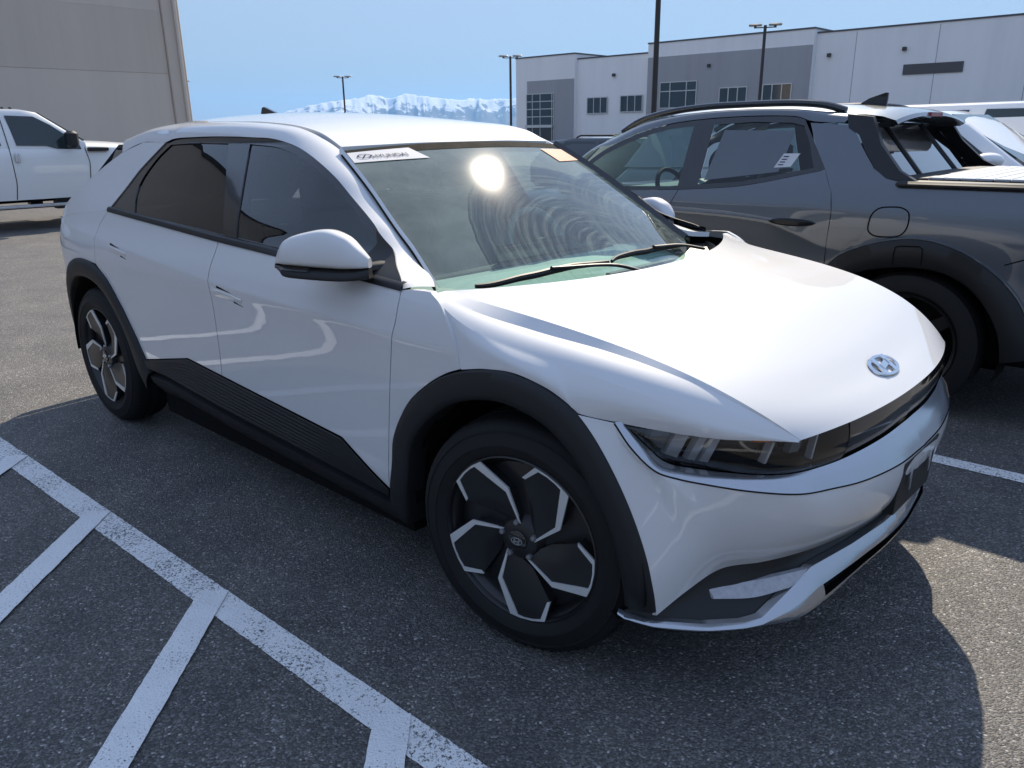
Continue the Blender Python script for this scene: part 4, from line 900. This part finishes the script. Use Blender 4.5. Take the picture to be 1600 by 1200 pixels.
# roof, rails, visor, pillars, glass
TZ = pch([.30, .48, .7, 1.2, 1.6, 1.85], [1.575, 1.606, 1.625, 1.642, 1.625, 1.59])
P = np.array([[(x-.0*(y/.66)**2+(-.10*(y/.66)**2 if x > 1.7 else 0), y, float(TZ(x))-.055*abs(y/.70)**2.4) for y in np.linspace(-.70, .70, 41)] for x in np.linspace(.42, 1.85, 50)]); mb = MB().grid(P); fold(mb, P, .02, (0, 0, -1)); mb.build('roof', 'grey_paint', tk, smooth=50)
Q = P.copy(); Q[..., 2] -= .045; MB().grid(Q).build('headliner', 'interior_grey', tk)
for sg in (1, -1):
    lo = np.array([os2(q_, sg, .004) for q_ in poly([(2.33, 1.06), (2.285, 1.25), (2.17, 1.36), (2.006, 1.400), (1.828, 1.473), (1.605, 1.526), (1.384, 1.550), (1.046, 1.562), (.78, 1.553), (.69, 1.527), (.50, 1.515)], 60, 1)])
    hi = poly([(2.52, sg*.80, 1.06), (2.34, sg*.76, 1.24), (2.20, sg*.72, 1.37), (2.05, sg*.68, 1.455), (1.85, sg*.66, 1.535), (1.62, sg*.66, 1.572), (1.384, sg*.66, 1.592), (1.05, sg*.66, 1.600), (.78, sg*.66, 1.590), (.65, sg*.66, 1.578), (.44, sg*.66, 1.555)], 60, 1)
    mid = (lo+hi)/2+np.array([0, sg*.014, .014]); MB().grid(np.array([lo-np.array([0, sg*.01, 0]), lo, (lo+mid)/2+np.array([0, sg*.004, .003]), mid, (hi+mid)/2+np.array([0, sg*.003, .004]), hi])).build('roof_rail_panel', 'grey_paint', tk, smooth=60)
    rp = poly([(2.05, sg*.645, 1.475), (1.93, sg*.64, 1.540), (1.73, sg*.635, 1.592), (1.448, sg*.63, 1.622), (1.185, sg*.63, 1.630), (.82, sg*.63, 1.628), (.66, sg*.63, 1.612), (.54, sg*.635, 1.580)], 40, 1); MB().tube(rp, .017, 8, sq=1.2).build('roof_bar', 'gloss_black', tk)
MB().grid(np.array([[(x, y, z-.05*abs(y/.68)**2.4) for y in np.linspace(-.66, .66, 31)] for x, z in ((.50, 1.606), (.42, 1.604), (.33, 1.592), (.26, 1.570), (.245, 1.550), (.27, 1.535), (.42, 1.53))])).build('roof_visor', 'grey_paint', tk)
MB().box((.238, -.11, 1.545), (.262, .11, 1.568)).build('brake_light', 'lamp_red', tk, smooth=0)
rw = np.array([[(x, y, z) for y in np.linspace(-w, w, 9)] for x, z, w in ((.42, 1.50, .60), (.16, 1.20, .66))]); MB().grid(rw).build('rear_window', 'privacy_glass', tk)
for yy_ in (-.36, .36): MB().tube([(.425, yy_*.93, 1.50), (.165, yy_, 1.20)], .018, 6).build('rear_window_bar', 'black_plastic', tk)
WT = np.array([[(x+bow*(1-(y/w)**2), y, z) for y in np.linspace(-w, w, 21)] for x, z, w, bow in ((1.87, 1.575, .655, .06), (2.15, 1.42, .69, .09), (2.50, 1.07, .79, .14))]); MB().grid(WT).build('windshield', 'truck_glass', tk)
# bed cover with slats, bed rails, tail
bed = bpy.data.objects.new('bed_cover', None); COL.objects.link(bed); bed.parent = tk
for k_ in range(15):
    x0 = .03-.075*k_; MB().box((x0-.071, -.745, 1.222), (x0, .745, 1.236), bev=.003).build('slat', 'silver_trim', bed, smooth=0)
MB().box((.03, -.75, 1.195), (.24, .75, 1.232), bev=.006).build('cover_housing', 'black_plastic', bed)
for sg in (1, -1): MB().box((-1.10, sg*.85-.075, 1.19), (.14, sg*.85+.075, 1.222), bev=.012).build('bed_rail', 'black_plastic', tk)
MB().box((-1.14, -.84, .55), (-1.08, .84, 1.205), bev=.02).build('tailgate', 'grey_paint', tk); MB().box((-1.24, -.90, .38), (-1.10, .90, .62), bev=.04).build('rear_bumper', 'cladding', tk)
hull('hood', [(2.40, .75, 1.02, .90, .86, .05), (2.9, .75, 1.01, .90, .84, .05), (3.4, .7, .97, .86, .80, .04), (3.75, .6, .88, .76, .70, .03), (3.86, .55, .75, .68, .64, .01)], 'grey_paint', tk)
hull('front_bumper', [(3.3, .30, .76, .90, .88, .01), (3.7, .28, .74, .80, .78, .01), (3.88, .32, .62, .70, .68, .01)], 'cladding', tk)
m = MB(); m.box((-1.05, -.74, .30), (3.4, .74, .55)); m.box((.12, -.80, .35), (.20, .80, 1.20)); m.box((2.35, -.82, .4), (2.42, .82, 1.02))
for sg in (1, -1): m.grid(os2(coons(poly([(.5, .5), (2.3, .5)], 10), poly([(.56, 1.24), (2.25, 1.07)], 10), poly([(.5, .5), (.56, 1.24)], 5), poly([(2.3, .5), (2.25, 1.07)], 5)), sg, -.06))
m.build('inner_shell', 'void_black', tk, smooth=0)
for x_ in (0, 3.005):
    for sg in (1, -1):
        plain_wheel(tk, x_, sg*.925, .378, sg, 5, 'alloy_dark'); th_ = np.linspace(-.3, math.pi+.3, 30)
        MB().grid(np.array([np.stack([x_+.46*np.cos(th_), np.full(30, sg*y), .36+.44*np.sin(th_)], 1) for y in (.6, .9)])).fan(np.stack([x_+.46*np.cos(th_), np.full(30, sg*.605), .36+.44*np.sin(th_)], 1)).build('wheel_well', 'void_black', tk)
# cabin
Dt = np.array([[(x, y, z) for x, z in ((2.45, 1.04), (2.2, 1.09), (2.0, 1.075), (1.92, 1.02), (1.95, .8))] for y in np.linspace(-.76, .76, 12)]); MB().grid(Dt).build('dashboard', 'interior_mint', tk)
tz_ = [(1.78+.08*math.sin(a), .38+.185*math.cos(a), 1.06+.16*math.sin(a)) for a in np.linspace(0, 2*math.pi, 29)]; MB().tube(tz_, .016, 8).build('steering_wheel', 'interior_dark', tk)
for y_ in (-.38, .38):
    stt = bpy.data.objects.new('seat', None); COL.objects.link(stt); stt.parent = tk
    for xs_, nm in (((1.30, .60), 'front'), ((.42, .62), 'rear')):
        b_ = xs_[0]; MB().box((b_, y_-.25, .5), (b_+.14, y_+.25, 1.20), bev=.05).build('seat_back', 'interior_dark', stt); MB().box((b_+.01, y_-.13, 1.22), (b_+.11, y_+.13, 1.40), bev=.04).build('headrest', 'interior_dark', stt)
# window paperwork outside the rear door glass; price sheet's colour holds the cabin shade
P = os2(np.array([(1.26, 1.19), (.80, 1.25), (.77, 1.475), (1.22, 1.482)]), 1, -.0070); MB().face(P).build('price_sheet', 'shaded_paper', tk, smooth=0)
P = os2(np.array([(.835, 1.272), (.735, 1.280), (.700, 1.352), (.798, 1.350)]), 1, -.004); lb = MB().face(P).build('label', 'sticker_white', tk, smooth=0)
m = MB()
for k_ in range(4):
    z_ = 1.286+.015*k_
    for xa, xb in ((.822, .790),):
        dx_ = -.45*(z_-1.272); m.face(os2(np.array([(xa+dx_, z_), (xb+dx_, z_), (xb+dx_-.002, z_+.006), (xa+dx_-.002, z_+.006)]), 1, -.003))
lp = m.build('print', 'ink', lb, smooth=0); lp['kind'] = 'stuff'
MB().prism([(.70, -.008, 1.625), (.64, -.006, 1.660), (.545, -.003, 1.690), (.53, -.003, 1.688), (.535, -.012, 1.612)], (0, .016, 0)).build('antenna_fin', 'gloss_black', tk, smooth=50)
for sg in (1, -1):
    MB().box((2.10, sg*.95-.02, 1.08), (2.24, sg*.95+.20*sg if sg > 0 else sg*.95+.02, 1.21), bev=.03).build('door_mirror', 'grey_paint', tk) if sg > 0 else MB().box((2.10, -1.15, 1.08), (2.24, -.93, 1.21), bev=.03).build('door_mirror', 'grey_paint', tk)

# ------------------------------------------------------------------ white full-size pickup by the beige building
wp_ = empty('pickup_truck', (-14.5, 0, 0), 'white full-size pickup truck parked in front of the beige building', 'truck', math.pi/2)
hull('bed', [(-2.55, .62, 1.30, .93, .95, -.02), (-2.45, .6, 1.34, .97, .98, -.02), (.40, .6, 1.34, .98, .98, -.02)], 'van_white', wp_)
hull('cab_body', [(.41, .50, 1.31, .96, .97, -.01), (1.7, .49, 1.31, .97, .98, 0), (2.95, .49, 1.31, .97, .97, .02)], 'van_white', wp_)
hull('hood', [(2.951, .66, 1.30, .96, .93, .13), (3.5, .8, 1.28, .96, .93, .12), (4.2, .8, 1.24, .96, .92, .10), (4.55, .7, 1.18, .93, .90, .05), (4.66, .62, 1.1, .88, .86, .02)], 'van_white', wp_)
hull('front_bumper', [(4.4, .45, .72, .96, .96, 0), (4.75, .46, .72, .90, .90, 0)], 'chrome', wp_)
hull('cab_roof', [(.50, 1.30, 1.32, .96, .955, 0), (.62, 1.30, 1.88, .96, .80, .03), (1.3, 1.30, 1.915, .96, .80, .03), (2.10, 1.30, 1.905, .96, .79, .03), (2.33, 1.30, 1.86, .96, .785, .03), (2.66, 1.30, 1.62, .955, .84, .03), (2.97, 1.30, 1.38, .95, .92, .04)], 'van_white', wp_)
def wpy(z): return -(.962+(.80-.96)*np.clip((z-1.30)/.58, 0, 1))-.034*math.sin(math.pi*min(1, max(0, (z-1.3)/.6)))*.6
def wpts(L, o=.004): return [(x, float(wpy(z))-o, z) for x, z in L]
quad_panel(wpts([(1.90, 1.35), (2.35, 1.335), (2.50, 1.285), (2.88, 1.27), (2.86, 1.33), (2.68, 1.50), (2.47, 1.67), (2.25, 1.80), (1.84, 1.815)]), wp_, 'window', 'building_glass', (0, -1, .25))
quad_panel(wpts([(.85, 1.36), (1.68, 1.35), (1.63, 1.815), (.98, 1.80)]), wp_, 'window', 'building_glass', (0, -1, .25))
quad_panel([(2.36, -.70, 1.845), (2.36, .70, 1.845), (2.98, .82, 1.40), (2.98, -.82, 1.40)], wp_, 'windshield', 'building_glass', (.6, 0, .8), .03)
for L in ([(2.93, 1.30), (2.97, 1.06), (2.93, .74), (2.83, .50)], [(1.76, 1.80), (1.78, 1.30), (1.79, .75), (1.75, .50)], [(.60, 1.30), (.60, .50)]):
    seam([(x, (-.972-.03*math.sin(math.pi*np.clip((z-.5)/.8, 0, 1))*.81-.006) if z < 1.31 else float(wpy(z))-.006, z) for x, z in poly(L, 14)], .012, wp_)
MB().box((1.83, -1.035, 1.09), (1.90, -1.0, 1.23), bev=.012).build('handle', 'chrome', wp_); MB().box((.72, -1.035, 1.09), (.79, -1.0, 1.23), bev=.012).build('handle', 'chrome', wp_)
MB().box((2.98, -1.0, 1.235), (3.32, -.93, 1.30), bev=.01).build('fender_vent', 'black_plastic', wp_)
for sg in (-1, 1):
    MB().box((2.60, sg*1.14-.10, 1.30), (2.78, sg*1.14+.10, 1.57), bev=.04).build('door_mirror', 'black_plastic', wp_); MB().box((.5, sg*1.03-.07, .355), (2.80, sg*1.03+.07, .415), bev=.02).build('running_board', 'silver_trim', wp_)
    for x_ in (-1.3, 3.72): plain_wheel(wp_, x_, sg*.99, .40, sg, 8)
    MB().box((2.4, sg*.70-.1, .30), (2.6, sg*.70+.1, .5)).build('step_bracket', 'black_plastic', wp_); MB().box((.8, sg*.70-.1, .30), (1.0, sg*.70+.1, .5)).build('step_bracket', 'black_plastic', wp_)
MB().box((-2.4, -.55, .42), (4.3, .55, .62)).build('chassis', 'void_black', wp_)
for x_ in (2.0, 2.12): MB().box((x_, -.2, 1.935), (x_+.05, -.12, 1.965), bev=.01).build('cab_light', 'black_plastic', wp_)

# ------------------------------------------------------------------ white crossover beyond the grey pickup, white van behind it, dark cars far off
def wagon(name, loc, rz, label, cat, paint, L, st_body, roof, win, wsq, wheels, group=None, hw_=.92, rails=False):
    r = empty(name, loc, label, cat, rz, group); hull('body', st_body, paint, r); hull('cabin', roof, paint, r)
    zb_ = roof[1][1]; zt_ = max(q[2] for q in roof); wb_ = roof[1][3]; wt_ = min(q[4] for q in roof if q[2] > zt_-.12)
    def yv(z): t = np.clip((z-zb_)/(zt_-zb_), 0, 1); return wb_+(wt_-wb_)*t/.96+.03*math.sin(math.pi*t)*(zt_-zb_)
    for sg in (-1, 1):
        for w_ in win: quad_panel([(x, sg*(float(yv(z))-.004), z) for x, z in w_], r, 'window', 'building_glass', (0, sg, .2), .012)
        for x_ in wheels: plain_wheel(r, x_, sg*(hw_-.01), .34, sg)
        if rails: MB().tube(poly([(roof[2][0], sg*.56, zt_), (roof[2][0]+.1, sg*.56, zt_+.06), (roof[-3][0], sg*.56, zt_+.06), (roof[-3][0]+.1, sg*.56, zt_)], 16), .018, 8).build('roof_bar', 'black_plastic', r)
    for q_, o in wsq: quad_panel(q_, r, 'windshield', 'building_glass', o, .02)
    return r
bx_ = wagon('crossover', (0, 5.80, 0), 0, 'white crossover seen over the bed of the grey pickup', 'car', 'van_white', 4.6,
      [(-3.9, .5, .95, .80, .80, .02), (-3.7, .35, 1.08, .88, .86, .02), (-2, .30, 1.16, .92, .90, 0), (-.5, .30, 1.14, .92, .90, .0), (.05, .30, 1.06, .92, .88, .06), (.7, .3, .98, .90, .84, .07), (1.15, .34, .86, .80, .74, .05), (1.3, .4, .7, .68, .64, .02)],
      [(-3.75, 1.10, 1.12, .84, .80, 0), (-3.5, 1.10, 1.50, .86, .66, .03), (-2.6, 1.12, 1.575, .89, .66, .04), (-1.2, 1.12, 1.585, .89, .66, .04), (-.72, 1.12, 1.575, .89, .655, .04), (-.46, 1.12, 1.49, .885, .68, .03), (-.10, 1.10, 1.24, .88, .78, .03), (.14, 1.04, 1.08, .86, .84, .02)],
      [[(-1.45, 1.21), (-.60, 1.20), (-.33, 1.20), (-.25, 1.245), (-.55, 1.46), (-.80, 1.515), (-1.42, 1.52)], [(-2.45, 1.22), (-1.55, 1.21), (-1.52, 1.52), (-2.30, 1.50)]],
      [([(-.62, -.60, 1.565), (-.62, .60, 1.565), (.08, .76, 1.13), (.08, -.76, 1.13)], (.5, 0, .85))], (-2.9, .25))
for sg in (-1, 1):
    q = []
    for t in np.linspace(0, 1, 12):
        rr_ = .085*math.sqrt(max(0, 1-(2*t-1)**2))+.002; q.append([(-.19+.17*(t-.5)*1.25, sg*1.02+rr_*1.1*math.cos(a), 1.225+rr_*.72*math.sin(a)) for a in np.linspace(0, 2*math.pi, 14, endpoint=False)])
    MB().grid(np.array(q), cu=True).build('door_mirror', 'van_white', bx_); MB().tube([(-.2, sg*.88, 1.15), (-.2, sg*.98, 1.18)], .025, 8).build('mirror_stalk', 'black_plastic', bx_)
vb_ = wagon('passenger_van', (0, 8.75, 0), 0, 'large white vehicle with dark side windows beyond the white crossover', 'van', 'van_white', 5.2,
      [(-3.2, .5, 1.1, .86, .88, .02), (-3.0, .35, 1.25, .92, .92, .02), (0, .30, 1.28, .96, .94, 0), (1.6, .3, 1.22, .95, .92, .03), (2.4, .4, 1.0, .86, .82, .03)],
      [(-3.15, 1.24, 1.26, .90, .86, 0), (-2.9, 1.24, 1.60, .92, .78, .03), (-2.0, 1.25, 1.70, .94, .78, .04), (.6, 1.25, 1.72, .94, .78, .04), (1.1, 1.25, 1.66, .93, .78, .04), (1.7, 1.22, 1.28, .92, .86, .02)],
      [[(-1.05, 1.30), (.9, 1.30), (.85, 1.655), (-.98, 1.655)], [(-2.6, 1.30), (-1.2, 1.30), (-1.15, 1.65), (-2.4, 1.62)]], [([(1.12, -.7, 1.66), (1.12, .7, 1.66), (1.72, .84, 1.28), (1.72, -.84, 1.28)], (.6, 0, .8))], (-2.1, 1.4), hw_=.97)
dk_ = wagon('station_wagon', (-10.0, 12.0, 0), 0, 'dark station wagon with roof bars near the far building', 'car', 'dark_paint', 4.6,
      [(-.6, .4, .80, .80, .80, .02), (-.4, .3, .92, .86, .85, .02), (1.5, .3, .94, .88, .86, 0), (3.0, .3, .90, .87, .84, .03), (3.9, .35, .76, .78, .72, .03)],
      [(-.45, .90, .93, .84, .80, 0), (-.1, .90, 1.26, .84, .66, .02), (.5, .91, 1.31, .86, .65, .03), (1.5, .91, 1.31, .86, .65, .03), (1.9, .91, 1.28, .86, .65, .03), (2.7, .90, .95, .85, .80, .02)],
      [[(.1, .97), (1.1, .97), (1.1, 1.25), (.3, 1.25)], [(1.2, .97), (2.3, .97), (1.8, 1.24), (1.2, 1.25)]], [([(1.95, -.6, 1.28), (1.95, .6, 1.28), (2.7, .75, .97), (2.7, -.75, .97)], (.5, 0, .85))], (.2, 3.0), hw_=.88, rails=True)
MB().box((-.14, -.3, 1.235), (-.08, .3, 1.27)).build('brake_light', 'lamp_red', dk_, smooth=0)
wagon('suv', (-8.6, 15.2, 0), math.pi, 'dark sport utility vehicle far behind the roof-bar wagon', 'car', 'dark_paint', 4.6,
      [(-2.2, .4, .95, .85, .85, .02), (-2.0, .3, 1.08, .9, .9, .02), (.8, .3, 1.1, .92, .90, 0), (1.9, .3, 1.06, .9, .86, .05), (2.5, .35, .86, .8, .76, .04)],
      [(-2.1, 1.05, 1.08, .87, .84, 0), (-1.9, 1.05, 1.48, .88, .72, .02), (-1.0, 1.06, 1.55, .90, .71, .03), (.5, 1.06, 1.55, .90, .71, .03), (.9, 1.06, 1.50, .90, .71, .03), (1.7, 1.05, 1.10, .88, .82, .02)],
      [[(-1.5, 1.13), (-.3, 1.13), (-.3, 1.48), (-1.4, 1.46)], [(-.2, 1.13), (1.2, 1.13), (.75, 1.47), (-.2, 1.48)]], [([(.95, -.64, 1.50), (.95, .64, 1.50), (1.7, .78, 1.12), (1.7, -.78, 1.12)], (.5, 0, .85))], (-1.3, 1.5))

# ------------------------------------------------------------------ buildings
wb = empty('office_warehouse', (-40, 82.6, 0), 'long pale grey and white office warehouse with stepped parapets in the distance', 'building')
def wbox(name, x0, x1, z0, z1, y0, y1, mat, parent): return MB().box((x0+40, y0, z0), (x1+40, y1, z1)).build(name, mat, parent, smooth=0)
for (x0, x1, h, fy) in ((-76.05, -65.8, 10.68, 0), (-65.8, -54.5, 10.03, .6), (-54.5, -34.5, 10.95, -.3), (-34.5, 45, 10.53, .4)):
    wl = wbox('wall', x0, x1, 0, h, fy, 40, 'concrete_pale', wb); MB().box((x0+40-.06, fy-.07, h), (x1+40+.06, 40.1, h+.16)).build('coping', 'coping', wl, smooth=0)
for (x0, x1, z1, fy) in ((-73.97, -65.85, 7.74, 0), (-54.45, -34.55, 9.45, -.3)): wbox('wall_panel', x0, x1, 0.02, z1, fy-.06, fy-.003, 'concrete_grey', wb)
def wwin(x0, x1, z0, z1, cols, rws, fy):
    f = MB()
    xs_ = [x0+(x1-x0)*c for c in cols]; zs_ = [z0+(z1-z0)*r for r in rws]; t = .05
    for x in xs_: f.box((x+40-t, fy-.16, z0), (x+40+t, fy-.075, z1))
    for z in zs_: f.box((x0+40, fy-.15, z-t), (x1+40, fy-.078, z+t))
    fr_ = f.build('window', 'mullion', wb, smooth=0)
    for a, b in zip(xs_[:-1], xs_[1:]):
        for c, d in zip(zs_[:-1], zs_[1:]): MB().face([(a+40, fy-.095, c), (b+40, fy-.095, c), (b+40, fy-.095, d), (a+40, fy-.095, d)]).build('pane', 'building_glass', fr_, smooth=0)
wwin(-74.0, -69.2, 0, 6.08, (0, .22, .51, .94, 1), (0, .33, .52, .84-.16, .84, 1), -.0)
MB().box((-74.0+40, -.5, 1.75), (-69.2+40, -.0, 2.1)).build('canopy', 'mullion', wb, smooth=0)
wwin(-64.05, -60.88, 3.4, 5.32, (0, .33, .67, 1), (0, 1), .6); wwin(-58.85, -55.6, 3.48, 5.38, (0, .33, .67, 1), (0, 1), .6)
wwin(-52.55, -47.7, 3.75, 6.6, (0, .28, .73, 1), (0, .65, 1), -.3); wwin(-44.75, -41.45, 4.05, 5.7, (0, .33, .67, 1), (0, 1), -.3); wwin(-39.6, -36.4, 4.2, 5.82, (0, .33, .67, 1), (0, 1), -.3)
for x_ in np.arange(-30.5, 44, 7.6): wbox('panel_joint', x_-.03, x_+.03, 0, 10.4, .385, .397, 'concrete_grey', wb)
wbox('louvre', -25.7, -20.45, 6.12, 7.05, .30, .397, 'coping', wb)
for x, z, fy in ((-59.93, 7.86, .6), (-46.25, 8.11, -.3), (-33.03, 8.37, .4), (-25.79, 8.46, .4)): wbox('wall_light', x-.16, x+.16, z-.17, z+.17, fy-.35, fy-.002, 'pole_bronze', wb)
bb = empty('beige_building', (-30, 12.9, 0), 'tall beige stucco building with banded walls behind the white pickup', 'building')
YL = -75
MB().box((-40, YL, 0), (-.06, 0, 13.0)).build('wall', 'stucco_beige', bb, smooth=0)
for z0, z1, d, mt in ((0, 3.695, .01, 'stucco_beige_pale'), (3.70, 5.865, .02, 'stucco_beige'), (5.87, 13.0, .01, 'stucco_beige_pale')): MB().box((-.058, YL+.1, z0), (.02+d, -.62, z1)).build('wall_band', mt, bb, smooth=0)
MB().box((-.055, -.60, 0), (.16, .05, 13.05), bev=.02).build('corner_pilaster', 'stucco_beige', bb, smooth=0)
MB().box((.161, -.20, 0), (.26, -.08, 13.0), bev=.02).build('downpipe', 'stucco_beige_pale', bb, smooth=0)
for y_ in (-4.8, -14, -23, -32, -41): MB().box((.0201, y_-.012, 0), (.026, y_+.012, 3.6)).build('control_joint', 'stucco_beige', bb, smooth=0)
MB().box((-40.2, YL-.1, 13.0), (.12, .1, 13.25)).build('coping', 'coping', bb, smooth=0)

# ------------------------------------------------------------------ lamp posts
def lamp(az, dist, h, r, label, heads=True, two=1):
    x, y = 1.354+dist*math.cos(R(az)), -2.383+dist*math.sin(R(az)); o = empty('lamp_post', (x, y, 0), label, 'lamp post', R(az-90), 'parking lot lamp posts')
    MB().tube([(0, 0, 0), (0, 0, .75)], .26, 16).build('footing', 'concrete_pale', o); MB().tube([(0, 0, .75), (0, 0, h)], [r, r*.85], 12).build('pole', 'pole_bronze', o)
    MB().box((-.55, -.045, h-.16), (.55, .045, h-.10)).build('arm', 'pole_bronze', o)
    for s_ in (-1, 1):
        hd = MB().box((s_*.60-.40, -.22, h-.04), (s_*.60+.40, .22, h+.09), bev=.04).build('lamp_head', 'lamp_head', o); MB().box((s_*.60-.08, -.05, h-.16), (s_*.60+.08, .05, h-.04)).build('bracket', 'pole_bronze', hd)
lamp(144.06, 98, 7.55, .11, 'farthest lamp post, standing in front of the snowy mountains')
lamp(132.7, 72.8, 7.55, .11, 'lamp post at the left end of the pale warehouse')
lamp(122.88, 31, 7.7, .105, 'nearest tall lamp post rising out of the top of the picture')
lamp(116.0, 55.7, 7.55, .11, 'lamp post in front of the grey section of the warehouse')
lamp(154.25, 108, 7.55, .11, 'lamp post mostly hidden behind the corner of the beige building')

# ------------------------------------------------------------------ mountains and air
el = pch([116, 122, 128, 131, 133, 135, 137, 138.5, 139.3, 139.94, 140.6, 141.2, 141.9, 142.8, 143.5, 144.5, 145.3, 146.5, 147.75, 149.3, 151, 156], [1.2, 1.8, 2.15, 2.2, 2.12, 2.1, 2.2, 2.28, 2.36, 2.48, 2.30, 2.22, 2.36, 2.28, 2.16, 2.02, 1.9, 1.72, 1.42, .8, .3, .0])
def vn(x, y, sd):
    xi = np.floor(x).astype(int); yi = np.floor(y).astype(int); fx_, fy_ = x-xi, y-yi; u_ = fx_*fx_*(3-2*fx_); v_ = fy_*fy_*(3-2*fy_)
    h = lambda a, b: (np.sin(a*127.1+b*311.7+sd*74.7)*43758.5453) % 1.0
    return (h(xi, yi)*(1-u_)+h(xi+1, yi)*u_)*(1-v_)+(h(xi, yi+1)*(1-u_)+h(xi+1, yi+1)*u_)*v_
na, nr = 620, 70
azs = np.linspace(114, 156, na); rs = np.linspace(5500, 7200, nr); A, RR = np.meshgrid(azs, rs)
R0 = 6480+300*(vn(A*.55, A*0, 3)-.5)+160*(vn(A*1.7, A*0, 4)-.5); ridge = R0*np.tan(np.radians(el(A))); dr = (RR-R0)/np.where(RR < R0, 800, 560)
fall = np.clip(1-np.abs(dr)**1.15, 0, 1)
rg = 0; amp = 1.
for o_, (fa, fr_) in enumerate(((.55, 1/900), (1.2, 1/430), (2.6, 1/220), (5.2, 1/110))):
    nn = 1-np.abs(2*vn(A*fa+.3*o_+vn(A*2, RR/600, 9+o_)*.6, RR*fr_, o_)-1); rg = rg+amp*nn; amp *= .52
rg = rg/2.0
bump_ = np.clip(np.abs(dr)*2.2, 0, 1); H = ridge*fall*(1-bump_*.50*(1-rg)+.16*(rg-.60)); H = np.where(np.abs(dr) > .999, 0, H)-.5
X = 1.354+RR*np.cos(np.radians(A)); Y = -2.383+RR*np.sin(np.radians(A))
tag(MB().grid(np.stack([X, Y, H], -1)).build('mountains', 'mountain_rock', smooth=180), kind='structure')
hz = NT('haze_air'); pv = hz.n('ShaderNodeVolumePrincipled'); pv.inputs['Color'].default_value = (.26, .54, 1., 1); pv.inputs['Density'].default_value = 1.15e-4; pv.inputs['Anisotropy'].default_value = .3
hz.l(pv.outputs[0], hz.out.inputs['Volume']); MATS['haze_air'] = hz.m
tag(MB().box((-9200, -9200, -1), (9200, 9200, 420)).build('haze', 'haze_air', smooth=0), kind='stuff')
